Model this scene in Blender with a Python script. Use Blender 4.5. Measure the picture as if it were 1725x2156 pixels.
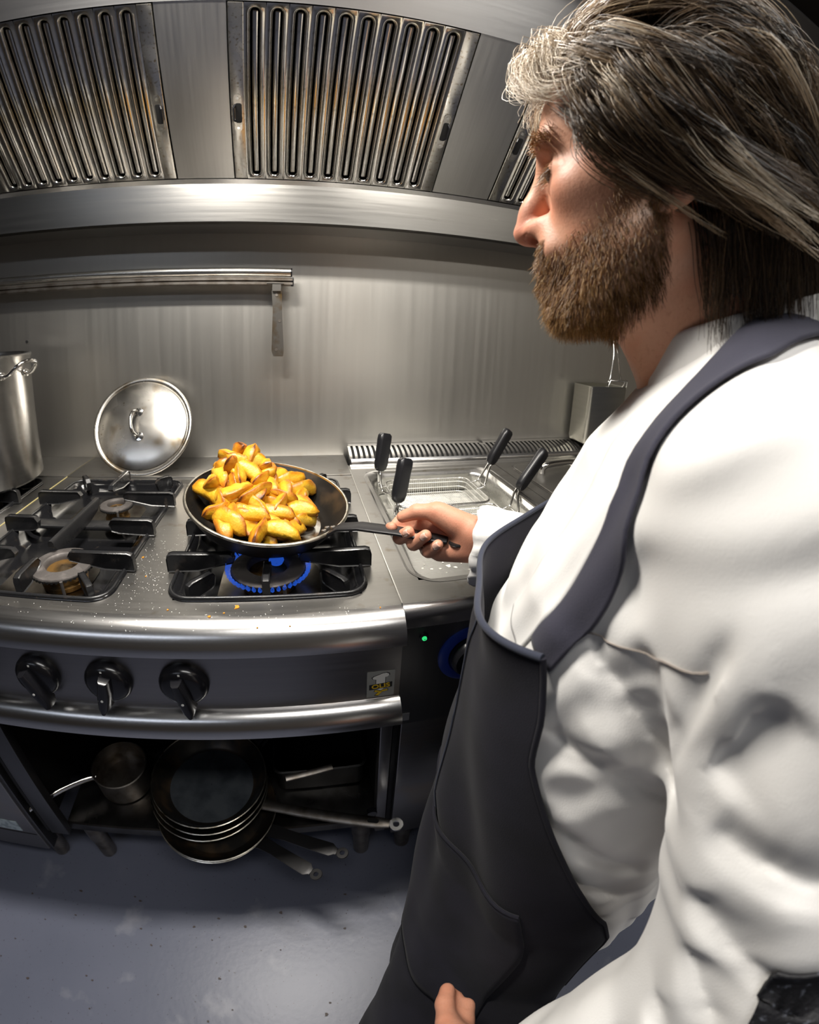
import bpy, bmesh, math, random
import numpy as np
from mathutils import Vector, Matrix, Euler
random.seed(7); RNG = np.random.default_rng(7)
SC = bpy.context.scene; COL = SC.collection
for _o in list(bpy.data.objects): bpy.data.objects.remove(_o)

# ---------------------------------------------------------------- camera (stereographic fisheye lens)
CAM_H = 1.28
YAW, PITCH, ROLL = 0.20726158, -0.202214868, 0.034240246
cd = bpy.data.cameras.new('camera'); cam = bpy.data.objects.new('camera', cd); COL.objects.link(cam); SC.camera = cam
_f = Vector((math.sin(YAW)*math.cos(PITCH), math.cos(YAW)*math.cos(PITCH), math.sin(PITCH)))
_r = Vector((math.cos(YAW), -math.sin(YAW), 0)); _u = _r.cross(_f)
_r2 = _r*math.cos(ROLL)+_u*math.sin(ROLL); _u2 = -_r*math.sin(ROLL)+_u*math.cos(ROLL)
cam.matrix_world = Matrix(((_r2.x,_u2.x,-_f.x,0),(_r2.y,_u2.y,-_f.y,0),(_r2.z,_u2.z,-_f.z,CAM_H),(0,0,0,1)))
cd.type = 'PANO'; cd.panorama_type = 'FISHEYE_LENS_POLYNOMIAL'; cd.sensor_fit = 'HORIZONTAL'
cd.sensor_width = 17.25; cd.sensor_height = 21.56; cd.fisheye_fov = math.radians(220)
cd.fisheye_polynomial_k0 = 0; cd.fisheye_polynomial_k1 = -0.114364941; cd.fisheye_polynomial_k2 = 2.36441872e-5
cd.fisheye_polynomial_k3 = 1.35827035e-4; cd.fisheye_polynomial_k4 = -3.25832639e-6
cd.shift_x = 58.07/1725; cd.shift_y = -205.1/2156; cd.clip_start = 0.005
cd.lens = 8.75; cd.dof.use_dof = True; cd.dof.focus_distance = 0.72; cd.dof.aperture_fstop = 4.0

# ---------------------------------------------------------------- world, exposure
W = bpy.data.worlds.new('world'); SC.world = W; W.use_nodes = True
W.node_tree.nodes['Background'].inputs[0].default_value = (0.5,0.55,0.62,1); W.node_tree.nodes['Background'].inputs[1].default_value = 0.02
SC.view_settings.view_transform = 'Standard'; SC.view_settings.look = 'None'; SC.view_settings.gamma = 1
SC.view_settings.use_curve_mapping = False; SC.view_settings.exposure = 0.0
SC.cycles.use_denoising = True; SC.cycles.max_bounces = 8; SC.cycles.diffuse_bounces = 4; SC.cycles.glossy_bounces = 5
SC.cycles.caustics_reflective = False; SC.cycles.caustics_refractive = False
SC.cycles.sample_clamp_indirect = 4
# (name, centre, size, watts, colour): the ceiling fluorescents of the kitchen
CEIL_Z = 2.55
CEILING_LIGHTS = [((0.40,-0.36),(1.25,0.22),17,(1.0,0.98,0.95)), ((-1.35,-1.5),(1.25,0.22),4,(0.66,0.78,1.0)), ((1.6,-1.6),(1.25,0.22),8,(1.0,0.92,0.80))]
HOOD_LAMPS = [((-.30,.562),(.36,.075),22,(1.0,.95,.87)),((.34,.562),(.36,.075),11,(1.0,.95,.87))]

# ---------------------------------------------------------------- helpers
def link(o, parent=None):
    COL.objects.link(o)
    if parent is not None:
        o.parent = parent; o.matrix_parent_inverse = parent.matrix_basis.inverted()
    return o
def thing(name, label, cat, loc=(0,0,0), group=None):
    o = bpy.data.objects.new(name, None); o.empty_display_size = 0.05; o.location = loc; COL.objects.link(o)
    o['label'] = label; o['category'] = cat
    if group: o['group'] = group
    return o
def tag(o, label=None, cat=None, group=None, kind=None):
    if label: o['label'] = label
    if cat: o['category'] = cat
    if group: o['group'] = group
    if kind: o['kind'] = kind
    return o
def copy_tree(o, parent=None, offset=(0,0,0)):
    c = o.copy(); COL.objects.link(c)
    if parent is None: c.location = Vector(o.location)+Vector(offset)
    else: c.parent = parent
    for ch in o.children: copy_tree(ch, c)
    return c
class MB:
    """collects shapes; build() links them as ONE mesh object"""
    def __init__(s): s.v = []; s.f = []
    def add(s, v, f, M=None):
        n = len(s.v)
        s.v += [tuple(M @ Vector(p)) for p in v] if M is not None else [tuple(p) for p in v]
        s.f += [tuple(i+n for i in q) for q in f]; return s
    def box(s, x0,x1,y0,y1,z0,z1, M=None, b=0.0):
        if b <= 0:
            return s.add([(x0,y0,z0),(x1,y0,z0),(x1,y1,z0),(x0,y1,z0),(x0,y0,z1),(x1,y0,z1),(x1,y1,z1),(x0,y1,z1)],
                [(3,2,1,0),(4,5,6,7),(0,1,5,4),(1,2,6,5),(2,3,7,6),(3,0,4,7)], M)
        r = lambda k: rrect(x0+k,x1-k,y0+k,y1-k,max(b-k,0.0004),3)
        return s.loft([[(p[0],p[1],z) for p in r(k)] for k,z in ((b,z0),(b*.3,z0+b*.3),(0,z0+b),(0,z1-b),(b*.3,z1-b*.3),(b,z1))], True, True, M)
    def loft(s, rings, cap0=False, cap1=False, M=None, closed=True):
        n = len(rings[0]); v = [p for r in rings for p in r]; f = []
        for i in range(len(rings)-1):
            for j in range(n if closed else n-1):
                a = i*n+j; b_ = i*n+(j+1)%n; f.append((a,b_,b_+n,a+n))
        if cap0: f.append(tuple(range(n-1,-1,-1)))
        if cap1: f.append(tuple((len(rings)-1)*n+j for j in range(n)))
        return s.add(v, f, M)
    def lathe(s, prof, c=(0,0,0), n=32, M=None, cap0=False, cap1=False):
        rings = [[(c[0]+r*math.cos(2*math.pi*j/n), c[1]+r*math.sin(2*math.pi*j/n), c[2]+z) for j in range(n)] for r,z in prof]
        return s.loft(rings, cap0, cap1, M)
    def cyl(s, c, r, h, n=24, M=None, r2=None): 
        r2 = r if r2 is None else r2; b = min(r,h)*.08
        return s.lathe([(r-b,0),(r,b),(r2,h-b),(r2-b,h)], c, n, M, True, True)
    def tube(s, pts, r, n=8, closed=False, M=None, flat=None, upv=None):
        P = [Vector(p) for p in pts]; m = len(P); rings = []; prev = None
        for i,p in enumerate(P):
            if closed: t = P[(i+1)%m]-P[i-1]
            else: t = P[min(i+1,m-1)]-P[max(i-1,0)]
            t.normalize()
            if prev is None:
                a = Vector(upv) if upv else (Vector((0,0,1)) if abs(t.z) < .9 else Vector((1,0,0)))
            else: a = prev
            x = a - t*a.dot(t)
            if x.length < 1e-6: x = t.orthogonal()
            x.normalize(); y = t.cross(x); prev = x
            rr = r[i] if isinstance(r,(list,tuple)) else r
            fl = flat if flat else 1.0
            rings.append([tuple(p + x*(rr*math.cos(2*math.pi*j/n)) + y*(rr*fl*math.sin(2*math.pi*j/n))) for j in range(n)])
        if closed: rings.append(rings[0]); return s.loft(rings, M=M)
        return s.loft(rings, True, True, M)
    def prism(s, poly, z0, z1, M=None):       # 2-D outline in x,y pushed from z0 to z1
        return s.loft([[(x,y,z0) for x,y in poly],[(x,y,z1) for x,y in poly]], True, True, M)
    def xprof(s, poly, x0, x1, M=None):       # outline in y,z pushed along x
        return s.loft([[(x0,y,z) for y,z in poly],[(x1,y,z) for y,z in poly]], True, True, M)
    def build(s, name, mat, parent=None, smooth=35, kind=None):
        me = bpy.data.meshes.new(name); me.from_pydata(s.v, [], s.f)
        bm = bmesh.new(); bm.from_mesh(me); bmesh.ops.recalc_face_normals(bm, faces=bm.faces); bm.to_mesh(me); bm.free()
        if smooth:
            me.polygons.foreach_set('use_smooth', [True]*len(me.polygons)); me.set_sharp_from_angle(angle=math.radians(smooth))
        me.materials.append(mat); me.update()
        o = bpy.data.objects.new(name, me); link(o, parent)
        if kind: o['kind'] = kind
        return o
def rrect(x0,x1,y0,y1,r,n=5):
    out = []
    for cx,cy,a in ((x1-r,y1-r,0),(x0+r,y1-r,90),(x0+r,y0+r,180),(x1-r,y0+r,270)):
        for k in range(n+1):
            t = math.radians(a+90*k/n); out.append((cx+r*math.cos(t), cy+r*math.sin(t)))
    return out
def arc(cx,cy,r,a0,a1,n=8): return [(cx+r*math.cos(math.radians(a0+(a1-a0)*k/n)), cy+r*math.sin(math.radians(a0+(a1-a0)*k/n))) for k in range(n+1)]
def frame_to(p, x, z):                        # matrix with origin p, local z along z, local x near x
    z = Vector(z).normalized(); x = Vector(x); x = (x - z*x.dot(z)).normalized(); y = z.cross(x)
    return Matrix(((x.x,y.x,z.x,p[0]),(x.y,y.y,z.y,p[1]),(x.z,y.z,z.z,p[2]),(0,0,0,1)))
def smooth_curve(pts, n=6, closed=False):
    P = [np.array(p,float) for p in pts]; m = len(P); out = []
    rng = range(m if closed else m-1)
    for i in rng:
        if closed: p0,p1,p2,p3 = P[i-1],P[i],P[(i+1)%m],P[(i+2)%m]
        else: p0,p1,p2,p3 = P[max(i-1,0)],P[i],P[i+1],P[min(i+2,m-1)]
        for k in range(n):
            t = k/n; out.append(tuple(.5*((2*p1)+(-p0+p2)*t+(2*p0-5*p1+4*p2-p3)*t*t+(-p0+3*p1-3*p2+p3)*t**3)))
    if not closed: out.append(tuple(P[-1]))
    return out

# ---------------------------------------------------------------- materials
def mat(name, col, metal=0.0, rough=0.5, streak=None, blotch=None, bump=None, spec=0.5, sss=None, emit=None, coat=0.0, alpha=None, rvar=0.0, aniso=None, sheen=0.0):
    """principled material. streak=(scale xyz, colour amount, roughness amount); blotch=(scale, colour2, low, high); bump=(scale, strength)"""
    m = bpy.data.materials.new(name); m.use_nodes = True; nt = m.node_tree; b = nt.nodes['Principled BSDF']
    N = lambda t: nt.nodes.new(t); L = nt.links.new
    b.inputs['Base Color'].default_value = (*col,1); b.inputs['Metallic'].default_value = metal; b.inputs['Roughness'].default_value = rough
    b.inputs['Specular IOR Level'].default_value = spec; b.inputs['Coat Weight'].default_value = coat
    if sheen: b.inputs['Sheen Weight'].default_value = sheen
    if sss: b.inputs['Subsurface Weight'].default_value = sss[0]; b.inputs['Subsurface Radius'].default_value = sss[1]; b.inputs['Subsurface Scale'].default_value = sss[2]
    if emit: b.inputs['Emission Color'].default_value = (*emit[0],1); b.inputs['Emission Strength'].default_value = emit[1]
    if alpha is not None: b.inputs['Alpha'].default_value = alpha
    tc = N('ShaderNodeTexCoord'); colsock = None
    def noise(scale, detail=4, vec=None):
        n = N('ShaderNodeTexNoise'); n.inputs['Scale'].default_value = scale; n.inputs['Detail'].default_value = detail
        L(vec if vec else tc.outputs['Object'], n.inputs['Vector']); return n.outputs['Fac']
    if blotch:
        items = blotch if isinstance(blotch,list) else [blotch]
        for sc_,c2,lo,hi in items:
            n = noise(sc_, 6); mr = N('ShaderNodeMapRange'); mr.inputs[1].default_value = lo; mr.inputs[2].default_value = hi; L(n, mr.inputs[0])
            mx = N('ShaderNodeMix'); mx.data_type = 'RGBA'; L(mr.outputs[0], mx.inputs[0])
            if colsock: L(colsock, mx.inputs[6])
            else: mx.inputs[6].default_value = (*col,1)
            mx.inputs[7].default_value = (*c2,1); colsock = mx.outputs[2]
    if streak:
        mp = N('ShaderNodeMapping'); mp.inputs['Scale'].default_value = streak[0]; L(tc.outputs['Object'], mp.inputs['Vector'])
        n = noise(1.0, 5, mp.outputs['Vector'])
        mr = N('ShaderNodeMapRange'); mr.inputs[3].default_value = 1-streak[1]; mr.inputs[4].default_value = 1+streak[1]; L(n, mr.inputs[0])
        hs = N('ShaderNodeMix'); hs.data_type = 'RGBA'; hs.blend_type = 'MULTIPLY'; hs.inputs[0].default_value = 1
        if colsock: L(colsock, hs.inputs[6])
        else: hs.inputs[6].default_value = (*col,1)
        L(mr.outputs[0], hs.inputs[7]); colsock = hs.outputs[2]
        r2 = N('ShaderNodeMapRange'); r2.inputs[3].default_value = max(rough-streak[2],0.02); r2.inputs[4].default_value = rough+streak[2]; L(n, r2.inputs[0]); L(r2.outputs[0], b.inputs['Roughness'])
        if len(streak) > 3:
            bp = N('ShaderNodeBump'); bp.inputs['Strength'].default_value = streak[3]; bp.inputs['Distance'].default_value = 0.001; L(n, bp.inputs['Height']); L(bp.outputs[0], b.inputs['Normal'])
    if rvar:
        n = noise(9.0, 5); r2 = N('ShaderNodeMapRange'); r2.inputs[1].default_value = .3; r2.inputs[2].default_value = .7
        r2.inputs[3].default_value = max(rough-rvar,.02); r2.inputs[4].default_value = rough+rvar; L(n, r2.inputs[0]); L(r2.outputs[0], b.inputs['Roughness'])
    if bump:
        n = noise(bump[0], 5); bp = N('ShaderNodeBump'); bp.inputs['Strength'].default_value = bump[1]; bp.inputs['Distance'].default_value = bump[2] if len(bump)>2 else 0.002
        L(n, bp.inputs['Height']); L(bp.outputs[0], b.inputs['Normal'])
    if colsock: L(colsock, b.inputs['Base Color'])
    return m
M = {}
M['wall_steel'] = mat('wall_steel', (.58,.565,.53), 1, .40, streak=((60,60,1.2),.05,.04), blotch=[(2.2,(.54,.52,.485),.40,.75)])
M['hood_steel'] = mat('hood_steel', (.30,.293,.28), 1, .30, streak=((3,120,120),.10,.06))
M['plate_steel'] = mat('plate_steel', (.50,.49,.47), 1, .32, streak=((160,5,5),.10,.06))
M['upper_steel'] = mat('upper_steel', (.50,.50,.505), 1, .48, streak=((3,120,120),.08,.05))
M['filter_steel'] = mat('filter_steel', (.50,.485,.46), 1, .17, blotch=[(7,(.48,.41,.26),.50,.72),(60,(.30,.28,.25),.58,.72)], rvar=.08, bump=(40,.06))
M['filter_frame'] = mat('filter_frame', (.56,.54,.50), 1, .24, blotch=(130,(.28,.22,.14),.56,.70), rvar=.1)
M['top_steel'] = mat('top_steel', (.31,.30,.285), 1, .37, streak=((6,160,160),.10,.05), blotch=[(30,(.20,.17,.13),.60,.80)])
M['bull_steel'] = mat('bull_steel', (.62,.61,.60), 1, .25, streak=((4,160,160),.07,.05))
M['panel_steel'] = mat('panel_steel', (.31,.30,.30), 1, .34, streak=((4,160,160),.10,.06), blotch=(6,(.36,.29,.21),.52,.72))
M['dark_steel'] = mat('dark_steel', (.16,.16,.165), 1, .38, streak=((120,6,6),.12,.07))
M['cook_steel'] = mat('cook_steel', (.60,.595,.575), 1, .26, streak=((8,120,120),.08,.06))
M['pot_steel'] = mat('pot_steel', (.58,.57,.55), 1, .24, streak=((2,2,160),.08,.06))
M['lid_steel'] = mat('lid_steel', (.66,.63,.58), 1, .27, blotch=[(16,(.42,.33,.22),.57,.72),(120,(.25,.18,.10),.66,.75)], rvar=.06)
M['chrome'] = mat('chrome', (.75,.74,.72), 1, .12)
M['mesh_wire'] = mat('mesh_wire', (.85,.84,.80), 1, .5)
M['wire'] = mat('wire', (.74,.73,.70), 1, .16)
M['enamel'] = mat('enamel', (.008,.008,.009), 0, .16, spec=.6, rvar=.10, blotch=(45,(.05,.04,.03),.62,.78))
M['cast_iron'] = mat('cast_iron', (.012,.012,.013), 0, .30, spec=.6, rvar=.12, bump=(160,.25,.001), blotch=(35,(.07,.055,.045),.62,.80))
M['burner_iron'] = mat('burner_iron', (.10,.09,.085), .6, .62, bump=(140,.5,.001), blotch=(40,(.20,.18,.17),.50,.72))
M['burnt_brass'] = mat('burnt_brass', (.24,.13,.035), .7, .42, blotch=(30,(.06,.04,.02),.42,.62), bump=(90,.3,.001))
M['drip_plate'] = mat('drip_plate', (.22,.20,.17), 1, .28, blotch=(14,(.05,.035,.02),.45,.65))
M['black_plastic'] = mat('black_plastic', (.008,.008,.010), 0, .22, spec=.5)
M['grip_plastic'] = mat('grip_plastic', (.010,.010,.012), 0, .33, spec=.5)
M['black_hole'] = mat('black_hole', (.004,.004,.004), 0, .8)
M['inside_dark'] = mat('inside_dark', (.035,.034,.034), .8, .45)
M['blue_plastic'] = mat('blue_plastic', (.012,.035,.24), 0, .28)
M['led'] = mat('led', (.01,.3,.08), 0, .3, emit=((.05,1.0,.28),.7))
M['white_mark'] = mat('white_mark', (.75,.75,.72), 0, .5)
M['print_black'] = mat('print_black', (.01,.01,.01), 0, .5)
M['print_white'] = mat('print_white', (.78,.76,.70), 0, .45)
M['print_yellow'] = mat('print_yellow', (.75,.48,.02), 0, .45)
M['sticker'] = mat('sticker', (.36,.36,.33), .3, .45)
M['label_paper'] = mat('label_paper', (.42,.50,.54), 0, .5, blotch=(60,(.24,.30,.34),.5,.6))
M['sealant'] = mat('sealant', (.52,.44,.20), 0, .5)
M['seam'] = mat('seam', (.70,.69,.66), 1, .25)
M['pan_iron'] = mat('pan_iron', (.018,.016,.014), .35, .36, bump=(50,.2,.001), blotch=[(18,(.07,.045,.025),.52,.72)], rvar=.1)
M['pan_out'] = mat('pan_out', (.016,.015,.014), .3, .40, bump=(120,.2,.001))
M['pan_rim'] = mat('pan_rim', (.66,.62,.53), 1, .30, blotch=(50,(.20,.16,.10),.5,.7))
M['pan_base'] = mat('pan_base', (.24,.27,.30), .9, .42, blotch=(20,(.14,.16,.19),.4,.65))
M['handle_iron'] = mat('handle_iron', (.022,.021,.022), .4, .42, bump=(120,.15,.001))
M['worn_steel'] = mat('worn_steel', (.34,.31,.28), 1, .40, blotch=(25,(.16,.13,.10),.45,.7))
M['floor_paint'] = mat('floor_paint', (.128,.137,.185), 0, .36, spec=.4, blotch=[(2.5,(.10,.11,.152),.35,.7),(170,(.045,.04,.05),.665,.70),(9,(.24,.245,.28),.60,.78)], bump=(70,.15,.002))
M['wall_tile'] = mat('wall_tile', (.40,.36,.30), 0, .4, blotch=(1.5,(.30,.25,.19),.4,.7))
M['dark_wall'] = mat('dark_wall', (.060,.055,.052), 0, .5, blotch=(1.2,(.11,.085,.065),.45,.7))
M['brown_wall'] = mat('brown_wall', (.13,.11,.09), 0, .45, blotch=(1.1,(.09,.07,.055),.42,.62))
M['ceiling_paint'] = mat('ceiling_paint', (.13,.11,.09), 0, .7)
M['water'] = mat('water', (.40,.39,.34), .0, .22, spec=.5, blotch=(20,(.56,.54,.48),.46,.60))
M['foam'] = mat('foam', (.62,.60,.53), 0, .55, bump=(150,.5,.002))
M['lamp_diffuser'] = mat('lamp_diffuser', (.9,.9,.9), 0, .5, emit=((1,.97,.93),2.2))
M['hood_diffuser'] = mat('hood_diffuser', (.9,.9,.9), 0, .5, emit=((1,.96,.89),9))
M['lamp_case'] = mat('lamp_case', (.75,.75,.75), 0, .5)
def flame_material():
    m = bpy.data.materials.new('flame'); m.use_nodes = True; nt = m.node_tree; nt.nodes.clear()
    e = nt.nodes.new('ShaderNodeEmission'); e.inputs[0].default_value = (.03,.16,1,1); e.inputs[1].default_value = .6
    t = nt.nodes.new('ShaderNodeBsdfTransparent'); x = nt.nodes.new('ShaderNodeMixShader'); x.inputs[0].default_value = .42
    o = nt.nodes.new('ShaderNodeOutputMaterial'); nt.links.new(t.outputs[0],x.inputs[1]); nt.links.new(e.outputs[0],x.inputs[2]); nt.links.new(x.outputs[0],o.inputs[0])
    return m
M['flame'] = flame_material()
def potato_material():
    m = mat('potato', (.85,.48,.03), 0, .38, spec=.5, sss=(.12,(1,.55,.15),.004), bump=(95,.6,.003)); nt = m.node_tree; b = nt.nodes['Principled BSDF']
    N = lambda t: nt.nodes.new(t); L = nt.links.new
    at_ = N('ShaderNodeAttribute'); at_.attribute_name = 'brown'; oi = N('ShaderNodeObjectInfo'); tc = N('ShaderNodeTexCoord')
    n = N('ShaderNodeTexNoise'); n.inputs['Scale'].default_value = 55; n.inputs['Detail'].default_value = 5; L(tc.outputs['Object'], n.inputs['Vector'])
    a = N('ShaderNodeMath'); a.operation = 'MULTIPLY_ADD'; a.inputs[1].default_value = .9; a.inputs[2].default_value = -.50; L(n.outputs['Fac'], a.inputs[0])
    s = N('ShaderNodeMath'); s.operation = 'ADD'; L(a.outputs[0], s.inputs[0]); L(at_.outputs['Fac'], s.inputs[1])
    s2 = N('ShaderNodeMath'); s2.operation = 'MULTIPLY_ADD'; s2.inputs[1].default_value = .30; s2.inputs[2].default_value = -.02; L(oi.outputs['Random'], s2.inputs[0])
    s3 = N('ShaderNodeMath'); s3.operation = 'ADD'; L(s.outputs[0], s3.inputs[0]); L(s2.outputs[0], s3.inputs[1])
    cr = N('ShaderNodeValToRGB'); e = cr.color_ramp; e.elements[0].position = .0; e.elements[0].color = (.66,.42,.055,1); e.elements[1].position = 1; e.elements[1].color = (.075,.020,.003,1)
    for p,c in ((.25,(.64,.36,.020,1)),(.5,(.50,.215,.010,1)),(.8,(.36,.11,.008,1))): q = e.elements.new(p); q.color = c
    L(s3.outputs[0], cr.inputs[0]); L(cr.outputs[0], b.inputs['Base Color']); return m
M['potato'] = potato_material()
# ================================================================ the room
YW, ZC = 1.2525, 0.8855
X0R, X1R, Y0R = -2.3, 2.7, -2.3
def struct(name, mb, m, label=None, smooth=35):
    o = mb.build(name, m, None, smooth); o['kind'] = 'structure'
    if label: o['label'] = label
    return o
struct('floor', MB().box(X0R,X1R,Y0R,YW+.1,-.08,0), M['floor_paint'], 'blue-grey speckled painted floor')
struct('ceiling', MB().box(X0R,X1R,Y0R,YW+.1,CEIL_Z,CEIL_Z+.08), M['ceiling_paint'], 'dull brown kitchen ceiling above the hood')
wb = struct('wall_back', MB().box(X0R,X1R,YW,YW+.1,0,CEIL_Z), M['wall_steel'], 'brushed stainless steel wall behind the stove')
struct('wall_left', MB().box(X0R-.1,X0R,Y0R,YW+.1,0,CEIL_Z), M['dark_wall'], 'dark side wall far to the left')
struct('wall_right', MB().box(X1R,X1R+.1,Y0R,YW+.1,0,CEIL_Z), M['wall_tile'], 'tiled side wall far to the right')
struct('wall_front', MB().box(X0R,X1R,Y0R-.1,Y0R,0,CEIL_Z), M['brown_wall'], 'brownish wall behind the photographer')
for z_,x_ in ((1.255,-.856),(1.075,-.866)):      # two drilled holes in the wall sheet, each with a dark plug
    MB().cyl((0,0,0),.0045,.003,12,Matrix.Translation((x_,YW,z_))@Matrix.Rotation(math.pi/2,4,'X')).build('screw_plug', M['black_hole'], wb)
for (cx,cy),(sx,sy),watt,colr in CEILING_LIGHTS:
    t = thing('ceiling_lamp', {.40:'long fluorescent ceiling lamp in front of the hood',-1.35:'long fluorescent ceiling lamp at the back left of the kitchen',1.6:'long fluorescent ceiling lamp at the back right of the kitchen'}[cx], 'lamp', (cx,cy,CEIL_Z))
    MB().box(cx-sx/2-.02,cx+sx/2+.02,cy-sy/2-.02,cy+sy/2+.02,CEIL_Z-.05,CEIL_Z,b=.006).build('housing', M['lamp_case'], t)
    MB().box(cx-sx/2,cx+sx/2,cy-sy/2,cy+sy/2,CEIL_Z-.058,CEIL_Z-.05).build('diffuser', M['lamp_diffuser'], t)
    ld = bpy.data.lights.new('lamp_light','AREA'); ld.shape = 'RECTANGLE'; ld.size = sx; ld.size_y = sy; ld.energy = watt; ld.color = colr
    lo = bpy.data.objects.new('lamp_light', ld); lo.location = (cx,cy,CEIL_Z-.062); link(lo, t)

# ================================================================ extractor hood with baffle filters
HX0, HX1 = -2.2, 2.5
HA = math.radians(40.14); HY, HZ = 1.104, 1.6547                # lower edge of the sloped filter bank
SL = Vector((0,-math.cos(HA),math.sin(HA))); SN = Vector((0,-math.sin(HA),-math.cos(HA)))   # along the slope, and out of it towards the cook
def slope(x, t, d=0): return (x, HY+SL.y*t+SN.y*d, HZ+SL.z*t+SN.z*d)
T0, T1 = .014, .436
hood = thing('extractor_hood', 'long stainless steel extractor hood above the stove', 'hood', (0,YW,1.555))
MB().xprof([(HY,1.555),(HY,HZ),(HY+.012,HZ+.004),(YW-.001,HZ+.004),(YW-.001,1.556),(HY+.035,1.556),(HY+.035,1.566),(HY+.006,1.566)],HX0,HX1).build('fascia', M['hood_steel'], hood, 20)
m_ = MB()
m_.add([slope(HX0,0),slope(HX1,0),slope(HX1,T0),slope(HX0,T0),slope(HX0,T0,-.05),slope(HX1,T0,-.05)],[(0,1,2,3),(3,2,5,4)])
m_.build('gutter_strip', M['bull_steel'], hood, 20)
yt,zt = slope(0,T1)[1:]
lipz, lya, lyb = 1.98, .472, .4376
m_ = MB(); m_.xprof([(yt,zt),(yt-.002,zt+.002),(.62,lipz+.07),(lya-.02,lipz+.085),(lya-.02,lipz+.10),(.62,lipz+.09),(yt,zt+.02)],HX0,HX1); m_.build('upper_plate', M['upper_steel'], hood, 20)
MB().xprof([(lyb,lipz),(lya,lipz),(lya,lipz+.13),(lya-.004,lipz+.13),(lya-.004,lipz+.004),(lyb+.004,lipz+.004),(lyb+.004,2.068),(lyb,2.068)],HX0,HX1).build('front_lip', M['bull_steel'], hood, 20)
MB().xprof([(lyb+.004,2.069),(YW-.002,2.069),(YW-.002,2.08),(lyb+.004,2.08)],HX0,HX1).build('hood_roof', M['dark_steel'], hood, 20)
FW, PER, NS = .5185, .0452, 10
FX = [-.8385,-.1715,.5125,1.18]
def plate(x0, x1):
    MB().add([slope(x0+.0015,T0+.002,-.002),slope(x1-.0015,T0+.002,-.002),slope(x1-.0015,T1,-.002),slope(x0+.0015,T1,-.002),
              slope(x0+.0015,T0+.002,-.02),slope(x1-.0015,T0+.002,-.02),slope(x1-.0015,T1,-.02),slope(x0+.0015,T1,-.02)],
             [(0,1,2,3),(0,4,5,1),(1,5,6,2),(3,2,6,7),(0,3,7,4)]).build('blank_panel', M['plate_steel'], hood, 20)
for a,b_ in ((-1.35,FX[0]),(FX[0]+FW,FX[1]),(FX[1]+FW,FX[2]),(FX[2]+FW,FX[3]),(FX[3]+FW,HX1),(HX0,-1.35)): plate(a,b_)
MB().add([slope(HX0,0,-.06),slope(HX1,0,-.06),slope(HX1,T1+.02,-.06),slope(HX0,T1+.02,-.06)],[(0,1,2,3)]).build('filter_housing', M['black_hole'], hood)
for (cx_,cy_),(sx_,sy_),w_,c_ in HOOD_LAMPS:
    zl_ = lipz+.062
    hl = thing('hood_lamp', 'lamp under the upper plate of the hood above the '+('left burners' if cx_ < 0 else 'frying pan handle'), 'lamp', (cx_,cy_,zl_))
    MB().box(cx_-sx_/2-.015,cx_+sx_/2+.015,cy_-sy_/2-.012,cy_+sy_/2+.012,zl_-.022,zl_+.005,b=.006).build('housing', M['lamp_case'], hl)
    MB().box(cx_-sx_/2,cx_+sx_/2,cy_-sy_/2,cy_+sy_/2,zl_-.027,zl_-.022).build('diffuser', M['hood_diffuser'], hl)
    ld = bpy.data.lights.new('lamp_light','AREA'); ld.shape = 'RECTANGLE'; ld.size = sx_; ld.size_y = sy_; ld.energy = w_; ld.color = c_
    lo = bpy.data.objects.new('lamp_light', ld); lo.location = (cx_,cy_,zl_-.03); link(lo, hl)
# one baffle: a pressed strip of the filter with a long rounded slot, local x across, y up the slope, z out of the slope
def baffle_mesh():
    mb = MB(); w = PER; T = T1-T0-.006; y0 = .006; mg = .010; r = .0108
    def stad(rr, n=8):
        c = w/2; return [(c+rr*math.cos(math.radians(a)), mg+r+rr*math.sin(math.radians(a))) for a in np.linspace(180,360,n+1)] + \
                        [(c+rr*math.cos(math.radians(a)), T-mg-r+rr*math.sin(math.radians(a))) for a in np.linspace(0,180,n+1)]
    n = 8; outer = []
    def edge(pts, k):
        L = [0]
        for i in range(1,len(pts)): L.append(L[-1]+math.dist(pts[i],pts[i-1]))
        return [tuple(np.array([np.interp(s,L,[p[0] for p in pts]),np.interp(s,L,[p[1] for p in pts])])) for s in np.linspace(0,L[-1],k+1)]
    outer = edge([(0,mg+r),(0,0),(w,0),(w,mg+r)],n) + edge([(w,T-mg-r),(w,T),(0,T),(0,T-mg-r)],n)
    rings = [[(*p,0) for p in outer],[(*p,.0) for p in stad(r+.0065)],[(*p,.0016) for p in stad(r+.0045)],[(*p,.0018) for p in stad(r+.003)],[(*p,-.001) for p in stad(r)],[(*p,-.006) for p in stad(r-.001)],[(*p,-.028) for p in stad(r-.001)]]
    mb.loft(rings); return mb, T
bmb, BT = baffle_mesh()
inner = MB().box(PER/2-.0062,PER/2+.0062,.016,BT-.016,-.022,-.0065,b=.0035)
def filt_matrix(x): return Matrix(((1,0,0,x),(0,SL.y,SN.y,slope(0,T0+.003)[1]),(0,SL.z,SN.z,slope(0,T0+.003)[2]),(0,0,0,1)))
flabels = ['greasy steel baffle filter at the left end of the hood above the stock pot','steel baffle filter in the middle of the hood above the utensil rail end','steel baffle filter half hidden behind the nose of the cook','steel baffle filter behind the head of the cook']
proto_b = proto_i = None
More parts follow.
